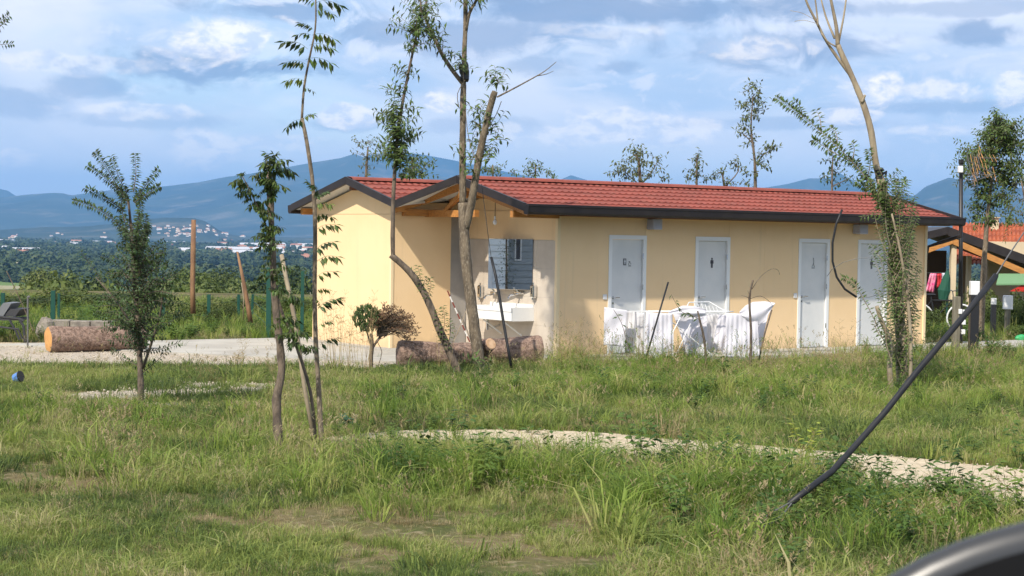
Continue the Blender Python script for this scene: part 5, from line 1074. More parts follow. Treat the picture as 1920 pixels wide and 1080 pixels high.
# main roof with courses of tiles behind the porch
o_ = HP(1789, 419, HD + 3.3); mb = MB(); nx_, ny_ = 60, 9
a = HP(1786, 420, HD + 5.2); b_ = HP(2010, 420, HD + 5.2); c_ = HP(2010, 500, HD + 2.9); d_ = HP(1786, 500, HD + 2.9); vs = []
for j in range(ny_):
    for q in (0, 1):
        s_ = (j + q) / ny_
        for i in range(nx_ * 3 + 1): t_ = i / (nx_ * 3); p = (a.lerp(b_, t_)).lerp(d_.lerp(c_, t_), s_); vs.append(p + Vector((0, 0, .05 * abs(math.sin(PI * t_ * nx_ / 2)) + .04 * q)))
n = nx_ * 3 + 1; mb.add(vs, [(j * n + i, (j + 1) * n + i, (j + 1) * n + i + 1, j * n + i + 1) for j in range(ny_ * 2 - 1) for i in range(n - 1)]); part('tiled_roof', mb, tile_o, H)
mb = MB(); p = HP(1862, 419, HD + 5); k = HD / F; mb.box(p.x - 8 * k, p.y - .2, p.z - .4, p.x + 8 * k, p.y + .3, p.z + 11 * k); mb.box(p.x - 10 * k, p.y - .25, p.z + 11.2 * k, p.x + 10 * k, p.y + .35, p.z + 13 * k); part('chimney', mb, wall_c, H)
part('chimney_vent', MB().box(p.x - 4 * k, p.y - .215, p.z + 3 * k, p.x + 2 * k, p.y - .2005, p.z + 7 * k), dark_m, H)
def hbox(nm, x0, x1, y0, y1, d, th, m, par=H):
    A = D(x0, y1, d); B_ = D(x1, y0, d); return part(nm, MB().box(A.x, d, A.z, B_.x, d + th, B_.z), m, par)
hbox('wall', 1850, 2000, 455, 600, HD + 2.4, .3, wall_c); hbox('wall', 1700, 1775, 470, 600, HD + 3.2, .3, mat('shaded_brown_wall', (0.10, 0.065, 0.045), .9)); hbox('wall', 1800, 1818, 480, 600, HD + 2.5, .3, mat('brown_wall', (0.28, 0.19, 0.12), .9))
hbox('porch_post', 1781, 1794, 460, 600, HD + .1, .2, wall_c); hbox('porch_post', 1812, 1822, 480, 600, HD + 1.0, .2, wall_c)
aw = mat('awning_green', (0.15, 0.28, 0.14), .8); redc = mat('awning_red', (0.50, 0.03, 0.02), .8); pink = mat('pink_cloth', (0.60, 0.05, 0.20), .8, (0.75, .3, .4), 9); redt = mat('red_towel', (0.5, .03, .04), .8)
g = thing('awning', 'green awning with red lower panels before the cream wall, right edge', 'awning', HP(1900, 560, HD - 1))
a, b_, c_, d_ = HP(1873, 513, HD - .2), HP(2000, 513, HD - .2), HP(2000, 531, HD - 1.2), HP(1868, 532, HD - 1.2)
part('canopy', MB().add([a, b_, c_, d_] + [q + Vector((0, 0, -.04)) for q in (a, b_, c_, d_)], [(0, 3, 2, 1), (4, 5, 6, 7), (3, 7, 6, 2), (0, 1, 5, 4), (0, 4, 7, 3)]), aw, g)
part('red_panel', MB().add([D(1893, 546, HD - 1.15), D(1918, 533, HD - 1.15), D(2000, 533, HD - 1.15), D(2000, 549, HD - 1.15)], [(0, 3, 2, 1)]).add([D(1893, 546, HD - .4), D(1918, 533, HD - .4), D(2000, 533, HD - .4), D(2000, 549, HD - .4)], [(0, 1, 2, 3)]), redc, g)
part('pole', MB().tube([D(1930, 532, HD - 1), D(1930, 585, HD - 1)], .03, 6), wire_m, g)
def drape(nm, lb, cat, tp_, bt_, d, m, seed):
    o = cloth(nm, lb, (tp_, bt_), d, 3, .05, m, nx=14, ny=8, seed=seed); o['category'] = cat; del o['group']; return o
drape('towel', 'pink patterned towel hanging on a line left of the porch post', 'towel', [(1744, 512), (1757, 513)], [(1735, 546), (1751, 549)], 43.5, pink, 3)
drape('towel', 'bright red towel hanging beside the pink one', 'towel', [(1757, 513), (1766, 513)], [(1756, 540), (1765, 537)], 43.6, redt, 4)
drape('towel', 'white cloth hanging between the red towel and the folded green parasol', 'towel', [(1766, 512), (1773, 512)], [(1766, 537), (1770, 538)], 43.5, cloth_w, 5)
g = thing('folded_parasol', 'dark green folded parasol beside the cream porch post', 'parasol', D(1775, 600, 43)); gp = mat('parasol_green', (0.012, 0.075, 0.045), .8)
part('cover', MB().tube(traced([(1777, 508), (1775, 520), (1770, 545), (1768, 562)], 43), [.03, .09, .15, .11], 10, rough=.12), gp, g); part('pole', MB().tube(traced([(1777, 506), (1775, 605)], 43), .02, 6), green_post, g)
single('clothes_line', MB().tube([D(1700, 512, 43.5), D(1781, 511, 43.5)], .006, 4), wire_m, 'clothes line holding the pink and red towels', 'clothes line', D(1700, 512, 43.5))
def post(nm, lb, cat, px, yt, yb, wpx, m, cap=None, capm=None, capw=None, rnd=False, group=None):
    b0 = G(px, yb); k = b0.y / F; t0 = D(px, yt, b0.y); r = thing(nm, lb, cat, (b0.x, b0.y, 0), group=group); w_ = wpx * k / 2; zc = D(px, cap, b0.y).z if cap else t0.z
    x0, x1, zb_, zt_ = -w_, w_, -.05, zc - (.002 if cap else 0)
    part('post', MB().box(x0, -w_, zb_, x1, w_, zt_, bev=.006), m, r, local=True)
    if cap: cw = capw * k / 2; part('head', MB().box(-cw, -cw * .8, zc, cw, cw * .8, t0.z, bev=.008), capm, r, local=True)
    return r
wp = mat('weathered_timber', (0.22, 0.20, 0.15), .9, (0.14, 0.125, 0.09), 20, stretch=(1, 1, .1), bump=.4)
r = post('bollard_light', 'wide black bollard with a tall white head near the slanting sleeve', 'bollard light', 1824, 527, 668, 16, dark_m, 553, plastic_w, 17)
post('bollard_light', 'slim black bollard with a small white head on the lawn', 'bollard light', 1861.5, 559, 633, 9, dark_m, 571, plastic_w, 9)
post('meter_box', 'grey meter box on a weathered timber post by the right edge', 'meter box', 1888, 554, 632, 9, wp, 580, plastic_w, 16)
r = post('timber_post', 'square weathered timber post with rope and white sockets', 'post', 1791, 556, 668, 13, wp)
kk = r.location.y / F
for z_ in (.97, .93): part('rope', MB().tube([(math.cos(a_) * .045, math.sin(a_) * .045, z_ + .01 * math.sin(a_ * 2)) for a_ in np.linspace(0, 2 * PI, 12)], .009, 5), wire_m, r, local=True)
for dx_, z_ in ((.05, .80), (.13, .79), (.12, .60), (.115, .42)): part('socket_box', MB().box(dx_ - .03, -.11, z_, dx_ + .035, -.045, z_ + .09, bev=.005), plastic_w, r, local=True)
part('socket_arm', MB().box(.0421, -.05, .40, .10, -.02, .86), dark_m, r, local=True)
# mast with camera and aerial
b0 = G(1801, 648); r = thing('aerial_mast', 'black mast with a white camera box and a yellow comb-like aerial', 'mast', b0); MD = b0.y; k = MD / F
part('pole', MB().tube([b0 + Vector((0, 0, -.1)), D(1802, 302, MD)], [.045, .042], 10), dark_m, r, smooth=True); part('pole_cap', MB().tube([D(1802, 306, MD), D(1802, 299, MD)], .055, 10), dark_m, r)
p = D(1799, 318, MD); part('camera_box', MB().box(p.x - .055, p.y - .16, p.z - .07, p.x + .04, p.y - .045, p.z + .07, bev=.012), plastic_w, r); part('bracket', MB().box(p.x + .0, p.y - .0445, p.z - .03, p.x + .06, p.y, p.z + .03), dark_m, r)
yel = mat('aerial_orange', (0.55, 0.30, 0.12), .5)
part('arm', MB().tube([D(1803, 335, MD), D(1826, 340, MD - .1), D(1862, 327, MD - .2)], .010, 6), wire_m, r)
def boom(p0, p1, k_, ln, dy):
    A = D(*p0, MD - .2); B_ = D(*p1, MD - .2 + dy); part('boom', MB().tube([A, B_], .010, 5), wire_m, r)
    for i in range(k_):
        c_ = A.lerp(B_, (i + .5) / k_); l_ = ln * (1 - .02 * i); part('element', MB().tube([c_ + Vector((-.04, 0, l_ / 2)), c_ + Vector((.04, 0, -l_ / 2))], .007, 4), yel if i % 3 else wire_m, r)
boom((1812, 300), (1868, 328), 8, .35, .2); boom((1822, 345), (1840, 282), 9, .30, -.2); boom((1826, 296), (1876, 297), 7, .16, .3); boom((1812, 326), (1860, 328), 6, .14, .1)
for a_, b2 in (((1814, 290), (1828, 350)), ((1822, 285), (1834, 352)), ((1808, 345), (1836, 285))): part('reflector_rod', MB().tube([D(*a_, MD - .3), D(*b2, MD - .25)], .007, 4), wire_m, r)
# bicycle leaning by the folded parasol (partly seen)
bb = D(1762, 612, 42.0); bb.z = 0; r = thing('bicycle', 'bicycle with pale tyres parked in the shade left of the timber post', 'bicycle', bb)
def wheel(cx, R=.33):
    w_ = link('wheel', MB().tube([(cx + R * math.cos(a_), 0, R + R * math.sin(a_)) for a_ in np.linspace(0, 2 * PI, 25)], .02, 6).mesh('wheel', plastic_w), r)
    part('spokes', MB().tube([(cx, -.03, R), (cx, .03, R)], .03, 6).box(cx - .004, -.002, .03, cx + .004, .002, 2 * R - .03).box(cx - R + .03, -.002, R - .004, cx + R - .03, .002, R + .004), wire_m, w_, local=True)
wheel(-.5); wheel(.5)
part('frame', MB().tube([(-.5, 0, .33), (-.12, 0, .32), (.32, 0, .78), (.5, 0, .33)], .018, 6).tube([(-.12, 0, .32), (-.24, 0, .85)], .018, 6).tube([(-.2, 0, .75), (.32, 0, .75)], .018, 6).tube([(-.5, 0, .33), (-.21, 0, .76)], .012, 5), dark_m, r, local=True)
part('saddle', MB().box(-.36, -.06, .86, -.12, .06, .91, bev=.02), dark_m, r, local=True); part('handlebar', MB().tube([(.32, 0, .78), (.29, 0, .98), (.30, -.26, 1.0)], .014, 6).tube([(.29, 0, .98), (.30, .26, 1.0)], .014, 6), wire_m, r, local=True)
p = G(1915, 642); single('green_hose_reel', MB().sphere((p.x, p.y, .09), .12, 12, 8, (1.2, .6, .7), wob=.05).tube([(p.x - .2, p.y, .03), (p.x + .25, p.y - .1, .03)], .02, 6), mat('bright_green', (0.03, .35, .12), .5), 'small bright green thing lying in the grass at the right edge', 'garden item', p)

# ------------------------------------------------------------------ shrubs and hedges
bl = inst_mat('shrub_leaf', [(0.030, 0.048, 0.015), (0.05, 0.075, 0.02), (0.085, 0.115, 0.028), (0.13, 0.155, 0.04)], trans=.22, pscale=.7)
bl2 = inst_mat('shrub_leaf_light', [(0.06, 0.09, 0.02), (0.095, 0.13, 0.03), (0.14, 0.17, 0.045), (0.19, 0.20, 0.07)], trans=.25, pscale=.9)
bush_me = [crown_mesh('shrub_crown', bl if s % 2 == 0 else bl2, 2600, .11, 70 + s, flat=.8, lobes=7) for s in range(4)]
def bush(lb, px, d, wpx, top, mi, nm='shrub', grp=None, zlow=0.0):
    w_ = wpx / F * d / 2; tz = D(px, top, d).z; b0 = Vector((D(px, 500, d).x, d, zlow)); h = max(.4, tz - zlow)
    r = thing(nm, lb, 'shrub', b0, random.uniform(0, 6), grp)
    o = link('foliage', bush_me[mi], r); o.scale = (w_ / .85, w_ / .85, h / 1.15); o['kind'] = 'stuff'
    part('stem', MB().tube([(0, 0, -.1), (.03, .02, h * .4)], [.04, .02], 6), bark_d, r, local=True); return r
random.seed(71)
HG = 'shrubs along the green fence'
HL = [(20, 45, 130, 590, 0, 'dark shrub behind the sun lounger'), (75, 44, 90, 583, 2, 'low dark shrub between the two green posts at left'), (120, 47, 120, 535, 1, 'light green bush behind the first green post'), (165, 46, 110, 545, 3, 'rounded green bush behind the left log'), (205, 45, 100, 548, 0, 'dark bush behind the left log'), (240, 48, 120, 560, 2, 'bush half hidden by the young leafy tree'),
      (290, 46, 110, 566, 1, 'low bush right of the young leafy tree'), (330, 44, 90, 575, 3, 'light bush left of the orange sawn trunk'), (372, 41, 60, 560, 0, 'small dark shrub at the foot of the orange sawn trunk'), (415, 44, 90, 556, 1, 'pale flowering bush right of the orange sawn trunk'), (425, 39.5, 40, 566, 0, 'dark young shrub in the meadow'), (450, 45, 90, 574, 2, 'low shrub behind the broken leaning trunk'),
      (490, 44, 80, 565, 0, 'shrub left of the tall green post'), (535, 43, 80, 550, 1, 'green bush between the two tall green posts'), (575, 44, 70, 560, 2, 'shrub against the left edge of the gable wall'), (400, 38.5, 34, 592, 2, 'dark low shrub near the right end of the meadow'), (330, 38, 50, 600, 0, 'low dark shrub behind the gravel yard')]
for px, d, w_, tp_, mi, lb in HL: bush(lb, px, d, w_, tp_, mi, grp=HG)
for px, d, w_, tp_, mi, lb in [(1908, 42, 70, 545, 0, 'dark green hedge bush under the awning'), (1870, 43, 60, 560, 2, 'hedge bush behind the slim black bollard'), (1875, 41, 44, 590, 1, 'low bush with yellowish leaves by the meter box'), (1745, 41.5, 50, 575, 0, 'dark bush at the right corner of the washroom'), (1840, 44, 60, 535, 0, 'bush behind the wide black bollard'), (1790, 45, 60, 560, 2, 'bush behind the timber post'), (1912, 38.5, 40, 606, 3, 'low light green plant at the right edge')]: bush(lb, px, d, w_, tp_, mi, grp='bushes before the porch house')
random.seed(77); TG = 'trees on the slope beyond the fence'; tl_me = [crown_mesh('tree_crown', bl if s % 2 == 0 else bl2, 1500, .13, 90 + s, flat=1.0, lobes=7) for s in range(3)]
for i in range(34):
    px = random.uniform(60, 600) if i < 30 else random.uniform(1740, 1900); d = random.uniform(110, 420); zl = float(ground_z(np.array([0.]), np.array([d]))[0]); tp_ = random.uniform(500, 548) - (d - 110) * .03
    tz = D(px, tp_, d).z; h = random.uniform(7, 12); b0 = Vector((D(px, 500, d).x, d, min(zl, tz - h))); h = tz - b0.z; w_ = h * random.uniform(.28, .42)
    r = thing('hillside_tree', ('pale' if i % 3 == 1 else 'dark') + (' nearer' if d < 220 else ' farther') + ' slope tree, ' + ('left of the young leafy tree' if px < 160 else 'behind the young leafy tree' if px < 330 else 'around the tall sawn trunk' if px < 440 else 'between the leaning broken tree and the gable' if px < 700 else 'beyond the porch house'), 'tree', b0, random.uniform(0, 6), TG)
    o = link('foliage', tl_me[i % 3], r); o.location = (0, 0, h - 8); o.scale = (min(w_, 4.5) / .85, min(w_, 4.5) / .85, 8 / 1.35); o['kind'] = 'stuff'
    part('trunk', MB().tube([(0, 0, -.5), (.1, .1, h - 5)], [.28, .12], 7), bark_d, r, local=True)
mdw = mat('meadow_strip', (0.07, 0.10, 0.03), .95, (0.11, 0.12, 0.045), .8, bump=.5)

# ------------------------------------------------------------------ fence, stone kerb, lounger, ball
fe = thing('green_fence', 'dark green post and wire fence along the edge of the meadow', 'fence', (G(503, 632).x, G(503, 632).y, 0))
posts = [(503, 502, 634, 9), (566, 508, 634, 6), (447, 552, 606, 5), (473, 552, 604, 4), (391, 552, 612, 6), (306, 556, 612, 6), (99, 545, 622, 8), (110, 550, 612, 4), (5, 549, 606, 7)]
pp = []
for px, yt, yb, w_ in posts:
    d = min(G(px, yb).y, 44); k = d / F; b0 = D(px, yb, d); t0 = D(px, yt, d); pp.append((px, b0.x, d, t0.z)); part('post', MB().box(b0.x - w_ * k / 2, d - .03, -.02, b0.x + w_ * k / 2, d + .03, t0.z), green_post, fe)
for (i, j) in ((0, 1), (2, 4), (4, 5), (3, 2), (0, 3), (5, 6)):
    a, b_ = pp[i], pp[j]
    for h in (.25, .5, .75, 1.0, 1.22): part('wire', MB().tube([(a[1], a[2], min(h, a[3])), (b_[1], b_[2], min(h, b_[3]))], .0035, 4), green_post, fe)
stone = mat('pale_stone', (0.30, 0.265, 0.22), .95, (0.19, 0.165, 0.14), 6, bump=1)
p = G(66, 640); q = G(215, 634); r = thing('stone_kerb', 'low pale stone edging behind the orange-ended log', 'kerb', (p.x, p.y + 1, 0))
for k in range(3):
    x0 = p.x + (q.x - p.x) * k / 3; x1 = p.x + (q.x - p.x) * (k + 1) / 3 - .012; part('stone', MB().box(x0, p.y + 1 + .02 * k, -.05, x1, p.y + 1.35 + .02 * k, .34 + random.uniform(-.01, .01), bev=.012), stone, r)
p = G(70, 640); single('rock', MB().sphere((p.x, p.y + .6, .18), .24, 10, 7, (.8, .7, 1), wob=.12), stone, 'rough pale rock at the left end of the stone edging', 'rock', (p.x, p.y + .6, 0))
LDp = 31.5
r = thing('sun_lounger', 'dark sun lounger with a raised grey back at the left edge', 'sun lounger', (D(20, 600, LDp).x, LDp, 0)); lm_ = mat('lounger_grey', (0.14, 0.15, 0.16), .6); ld_ = mat('lounger_dark', (0.035, 0.036, 0.04), .6)
def lt(nm, pts, d, rr, m=ld_): part(nm, MB().tube(traced(pts, d), rr, 7), m, r)
for d in (LDp, LDp + .65):
    lt('side_rail', [(-120, 594), (0, 594), (38, 598), (44, 602)], d, .022); lt('leg', [(36, 598), (44, 612), (47, 640)], d, .025); lt('lower_rail', [(-60, 613), (0, 613), (34, 617), (42, 636)], d, .02); lt('leg', [(18, 600), (30, 622), (36, 637)], d, .02); lt('leg', [(-90, 594), (-95, 640)], d, .02)
A = [D(-14, 594, LDp), D(5, 594, LDp), D(21, 569, LDp), D(6, 568, LDp)]; q = Vector((.0, .65, 0))
def slab2(nm, pts, m): part(nm, MB().add(pts + [p_ + q for p_ in pts], [(0, 1, 2, 3), (7, 6, 5, 4), (0, 4, 5, 1), (1, 5, 6, 2), (2, 6, 7, 3), (3, 7, 4, 0)]), m, r)
slab2('backrest', A, lm_); slab2('folded_back', [D(6, 592, LDp + .02), D(28, 594, LDp + .02), D(38, 580, LDp + .02), D(20, 579, LDp + .02)], ld_); slab2('seat', [D(-120, 600, LDp), D(36, 601, LDp), D(36, 597, LDp), D(-120, 596, LDp)], ld_)
g0 = G(52, 654); single('thin_post', MB().tube([g0, D(52, 556, g0.y)], .016, 7).tube([D(52, 557, g0.y), D(56, 556, g0.y)], .02, 6), wire_m, 'thin grey metal post beside the sun lounger', 'post', g0)
single('thin_stake', MB().tube(traced([(12, 508), (30, 545), (48, 585), (62, 620)], 30.5), .008, 5), bark_d, 'thin dark stick slanting behind the thin grey post', 'stake', D(62, 620, 30.5))
p = G(34, 727); blue = mat('blue_plastic', (0.10, 0.22, 0.52), .35)
r = thing('blue_bucket', 'small blue plastic bucket lying in the grass at the left', 'bucket', p)
part('shell', MB().tube([(p.x - .05, p.y, .12), (p.x + .03, p.y - .02, .15)], [.055, .07], 12), blue, r); part('rim', MB().tube([(p.x + .03, p.y - .02, .15), (p.x + .045, p.y - .025, .155)], .075, 12), dark_m, r)
# wing mirror of the car the view is taken from
r = thing('wing_mirror', 'blurred black wing mirror with a bright rim in the lower right corner', 'wing mirror', D(1990, 1180, 1.0)); cp = mat('car_black_matt', (0.006, 0.006, 0.007), .6, spec=.2)
rim = [(1560, 1180), (1600, 1132), (1660, 1084), (1730, 1044), (1800, 1014), (1860, 994), (1920, 978), (2000, 964), (2100, 958)]
A_ = [D(*q_, 1.0) for q_ in rim]; vs = []; nl = 9
cen = D(1960, 1400, 1.0)
for i, p in enumerate(A_):
    o_ = (p - cen).normalized()
    for j in range(nl):
        a_ = PI * j / (nl - 1); vs.append(p + o_ * (.014 * math.sin(a_) - .014) + Vector((0, .012 * -math.cos(a_) + .0, 0)) )
mb = MB(); mb.add(vs, [(i * nl + j, (i + 1) * nl + j, (i + 1) * nl + j + 1, i * nl + j + 1) for i in range(len(A_) - 1) for j in range(nl - 1)])
part('housing_rim', mb, mat('rim_grey_gloss', (0.025, 0.025, 0.025), .36, spec=.8), r, smooth=True)
fr = [vs[i * nl] for i in range(len(A_))]; bk = [vs[i * nl + nl - 1] for i in range(len(A_))]; low = [D(2100, 1500, 1.0), D(1560, 1500, 1.0)]
mb = MB(); lo2 = [q_ + Vector((0, .05, 0)) for q_ in low]
mb.add(fr + [low[0] + Vector((0, -.02, 0)), low[1] + Vector((0, -.02, 0))], [tuple(range(len(fr) + 2))[::-1]]); mb.add(bk + [lo2[0], lo2[1]], [tuple(range(len(bk) + 2))]); part('housing', mb, cp, r)

# ------------------------------------------------------------------ grass
def tuft(seed, blades, h, spread, w, bend, heads=0, m=None):
    r_ = random.Random(seed); mb = MB()
    for i in range(blades):
        a_ = r_.uniform(0, 2 * PI); ro = spread * math.sqrt(r_.random()); x, y = ro * math.cos(a_), ro * math.sin(a_); hh = h * r_.uniform(.45, 1.1); b_ = bend * r_.uniform(.3, 1.2) * hh
        da = a_ + r_.uniform(-1.2, 1.2); dx_, dy_ = math.cos(da), math.sin(da); s_ = r_.uniform(0, PI); wx, wy = math.cos(s_) * w / 2 * r_.uniform(.6, 1.2), math.sin(s_) * w / 2
        p1 = (x + dx_ * b_ * .25, y + dy_ * b_ * .25, hh * .55); p2 = (x + dx_ * b_, y + dy_ * b_, hh * (1 - .25 * bend))
        mb.add([(x - wx, y - wy, 0), (x + wx, y + wy, 0), (p1[0] + wx * .8, p1[1] + wy * .8, p1[2]), (p1[0] - wx * .8, p1[1] - wy * .8, p1[2]), p2], [(0, 1, 2, 3), (3, 2, 4)])
        if i < heads:
            for q in range(5): t_ = q / 5; c_ = (p2[0] + dx_ * t_ * .03, p2[1] + dy_ * t_ * .03, p2[2] + t_ * .05); mb.leaf(Vector(c_), Vector((r_.uniform(-1, 1), r_.uniform(-1, 1), .8)), Vector((dx_, dy_, 0)), .03, .008)
    return mb.mesh('grass_tuft', m)
def weed(seed, k, h, ll, m, wid=.4):
    r_ = random.Random(seed); mb = MB()
    for _ in range(k):
        a_ = r_.uniform(0, 2 * PI); hh = h * r_.uniform(.5, 1.1); tp_ = Vector((math.cos(a_) * hh * .35, math.sin(a_) * hh * .35, hh)); mb.tube([(0, 0, 0), tp_ * .5 + Vector((0, 0, .02)), tp_], [.003, .002, .001], 3)
        for q in range(9):
            t_ = .2 + .8 * q / 8; b_ = r_.uniform(0, 2 * PI); mb.leaf(tp_ * t_, Vector((math.cos(b_), math.sin(b_), r_.uniform(-.2, .6))), Vector((0, 0, 1)), ll * r_.uniform(.6, 1.1), ll * wid, .2)
    return mb.mesh('weed', m)
GR = inst_mat('grass_blade', [(0.06, 0.095, 0.034), (0.11, 0.16, 0.042), (0.19, 0.25, 0.058), (0.29, 0.33, 0.085), (0.42, 0.37, 0.19)], trans=.35, pscale=.55)
GT = inst_mat('tall_grass_blade', [(0.06, 0.115, 0.024), (0.12, 0.195, 0.034), (0.21, 0.30, 0.052), (0.32, 0.38, 0.085), (0.44, 0.39, 0.17)], trans=.4, pscale=.8)
GS = inst_mat('straw_blade', [(0.20, 0.16, 0.07), (0.28, 0.22, 0.11), (0.38, 0.31, 0.18), (0.30, 0.26, 0.12)], trans=.2, pscale=.9)
WD = inst_mat('weed_leaf', [(0.045, 0.09, 0.02), (0.07, 0.13, 0.028), (0.10, 0.17, 0.035), (0.16, 0.22, 0.04)], trans=.3, pscale=1.1)
protos = [tuft(1, 26, .085, .07, .005, .7, m=GR), tuft(2, 24, .11, .08, .005, .8, m=GR), tuft(3, 22, .07, .08, .005, .6, m=GR),      # 0-2 short
          tuft(4, 22, .24, .07, .006, .6, m=GT), tuft(5, 20, .32, .08, .006, .75, m=GT), tuft(6, 18, .28, .06, .007, .9, m=GT),        # 3-5 mid
          tuft(7, 12, .55, .07, .004, .45, heads=8, m=GT), tuft(8, 10, .60, .08, .004, .4, heads=9, m=GS), tuft(9, 16, .30, .09, .0035, .6, heads=8, m=GS),  # 6-8 tall with heads
          tuft(10, 22, .10, .08, .004, .9, m=GS), weed(11, 6, .30, .07, WD), weed(12, 5, .42, .09, WD, .5), weed(13, 7, .18, .05, WD, .6),  # 9 straw, 10-12 weeds
          tuft(14, 14, .55, .08, .013, 1.1, m=GT), tuft(15, 15, .34, .07, .010, 1.15, m=GT), tuft(16, 14, .22, .08, .009, 1.2, m=GR)]  # 13-15 broad bladed                                                                                          # 13 broad-bladed clump
pathp = [(p.x, p.y) for p in PATH]; gravp = [(p.x, p.y) for p in GRAV]; patp = [(p.x, p.y) for p in PATCH]; pat2 = [(p.x, p.y) for p in PATCH2]; sandp = [(p.x, p.y) for p in SAND]
aprp = [tuple(W(*q)[:2]) for q in ((-2.6, -.3), (-.2, -1.1), (9.9, -1.25), (16, -1.3), (16, .6), (9.3, .6), (9.3, 6.5), (-7.5, 6.5), (-4.2, 1.3))]
def field(n, y0, y1, p=1.0, xm=.37):
    y = (y0 ** p + rng.random(n) * (y1 ** p - y0 ** p)) ** (1 / p); x = (rng.random(n) * 2 - 1) * (y * xm + .6); return x, y
pts, rot, scl, idx = [], [], [], []
def sow(x, y, kinds, weights, s0, s1, zt=1.0):
    n = len(x)
    if not n: return
    k = rng.choice(kinds, n, p=np.array(weights) / sum(weights)); s_ = (s0 + (s1 - s0) * rng.random(n)) * (.55 + .95 * fbm(x * 1.3 + 50, y * 1.3 + 20))
    s_ = s_ * np.where((ypx(x, y) > 930) & (xpx(x, y) < 1150), .68, 1.)
    pts.append(np.stack([x, y, ground_z(x, y) - .004], -1)); rot.append(np.stack([rng.normal(0, .12, n), rng.normal(0, .12, n), rng.random(n) * 6.28], -1)); scl.append(np.stack([s_, s_, s_ * zt * (.8 + .4 * rng.random(n))], -1)); idx.append(k)
def ypx(x, y): return 447 + CAMH * F / y + x / y * F * .017          # rough row of the photograph for a spot on the ground
def xpx(x, y): return 960 + x / y * F
def masks(x, y):
    e_ = np.maximum(edge_dist(pathp, x, y), np.maximum(np.where(fbm(x * 1.7 + 2, y * 1.7 + 5) > .47, -1., edge_dist(patp, x, y) - .1), edge_dist(gravp, x, y))); e_ = np.maximum(e_, edge_dist(aprp, x, y)); return e_
N0 = 68000
x, y = field(N0, 9.6, 29.5, 1.15); e_ = masks(x, y); nz = fbm(x * .55 + 3, y * .55 + 8); n2 = fbm(x * 2.1 + 13, y * 2.1 + 2)
k = (e_ < -.03 + .12 * (n2 - .5)) & ~((nz > .585) & (n2 > .49)) & (edge_dist(pat2, x, y) < .1 * n2)
sow(x[k], y[k], [0, 1, 2, 9, 15], [5, 4, 4, .8, 1.6], .85, 1.45)
k2 = ~k & (e_ < -.03) & (rng.random(len(x)) < .45); sow(x[k2], y[k2], [9, 2], [3, 2], .35, .7)
# straw in dry places
x, y = field(13000, 9.6, 29, 1.15); e_ = masks(x, y); nz = fbm(x * .7 + 31, y * .7 + 1); k = (e_ < -.02) & (nz > .56); sow(x[k], y[k], [9, 8, 2], [5, .6, 1.5], .8, 1.3)
# mid grass: band before and behind the path, thick on the right
def dens(x, y):
    X, Y = xpx(x, y), ypx(x, y); c1 = np.exp(-((Y - 905 - 85 * np.clip((X - 1200) / 700, 0, 1)) / 46) ** 2) * np.clip((X - 500) / 160, 0, 1) * (1 - .35 * np.clip((X - 1250) / 300, 0, 1)); c2 = np.exp(-((Y - 725) / 42) ** 2) * np.clip((X - 420) / 150, 0, 1)
    c3 = np.exp(-((Y - 800) / 34) ** 2) * np.clip((650 - X) / 150, 0, 1) * .9; c4 = np.exp(-((Y - 960) / 60) ** 2) * np.clip((X - 1050) / 300, 0, 1) * .9; c5 = np.exp(-((Y - 880) / 34) ** 2) * np.clip((X - 80) / 80, 0, 1) * np.clip((620 - X) / 80, 0, 1) * .45; return c1, c2, c3, c4, c5
x, y = field(37000, 10.0, 29.3, 1.1); c1, c2, c3, c4, c5 = dens(x, y); e_ = masks(x, y); nz = fbm(x * 1.1 + 7, y * 1.1 + 3)
d_ = np.clip(c1 + c2 + c3 + c4 + c5, 0, 1) * np.where((xpx(x, y) < 690), .55, 1.) * np.where(np.hypot(x - G(1450, 975).x, y - G(1450, 985).y) < .55, .15, 1.) * np.clip((nz - .38) * 6, 0, 1); k = (rng.random(len(x)) < d_) & (e_ < -.02) & ~((xpx(x, y) < 1035) & (ypx(x, y) < 742 + 30 * (xpx(x, y) < 640)))
kx, ky = x[k], y[k]; right = xpx(kx, ky) > 700
sow(kx[right], ky[right], [3, 4, 5, 8, 10, 14], [5, 4, 2, .5, .7, 4], .75, 1.35); sow(kx[~right], ky[~right], [3, 4, 8, 14], [5, 1.8, .6, 3.5], .65, 1.2)
# tall seed heads along the building side
x, y = field(6000, 22, 29.2); c1, c2, c3, c4, c5 = dens(x, y); X = xpx(x, y); Y = ypx(x, y); k = (rng.random(len(x)) < np.exp(-((Y - 700) / 26) ** 2) * np.clip((X - 640) / 350, 0, 1) * .45) & (masks(x, y) < .02) & ((X > 1035) | (Y > 742)); sow(x[k], y[k], [6, 7, 8], [3, 2, 3], .6, 1.1)
x, y = field(5000, 11, 20); X = xpx(x, y); Y = ypx(x, y); k = (rng.random(len(x)) < np.exp(-((Y - 905) / 40) ** 2) * np.clip((X - 620) / 350, 0, 1) * .15) & (masks(x, y) < .05); sow(x[k], y[k], [6, 7, 8, 13], [3, 1, 3, .8], .5, .95)
# weeds low right and by the path
x, y = field(9000, 11, 18.5); X = xpx(x, y); Y = ypx(x, y); nz = fbm(x * 1.6 + 9, y * 1.6 + 21)
k = (rng.random(len(x)) < (np.exp(-((Y - 965) / 45) ** 2) * np.clip((X - 1380) / 200, 0, 1) * .8 + np.exp(-((Y - 895 - 60 * np.clip((X - 1200) / 700, 0, 1)) / 34) ** 2) * np.clip((X - 640) / 200, 0, 1) * .30) * np.clip((nz - .42) * 7, 0, 1)) & (masks(x, y) < .03); sow(x[k], y[k], [10, 11, 12], [3, 3, 3], .6, 1.15)
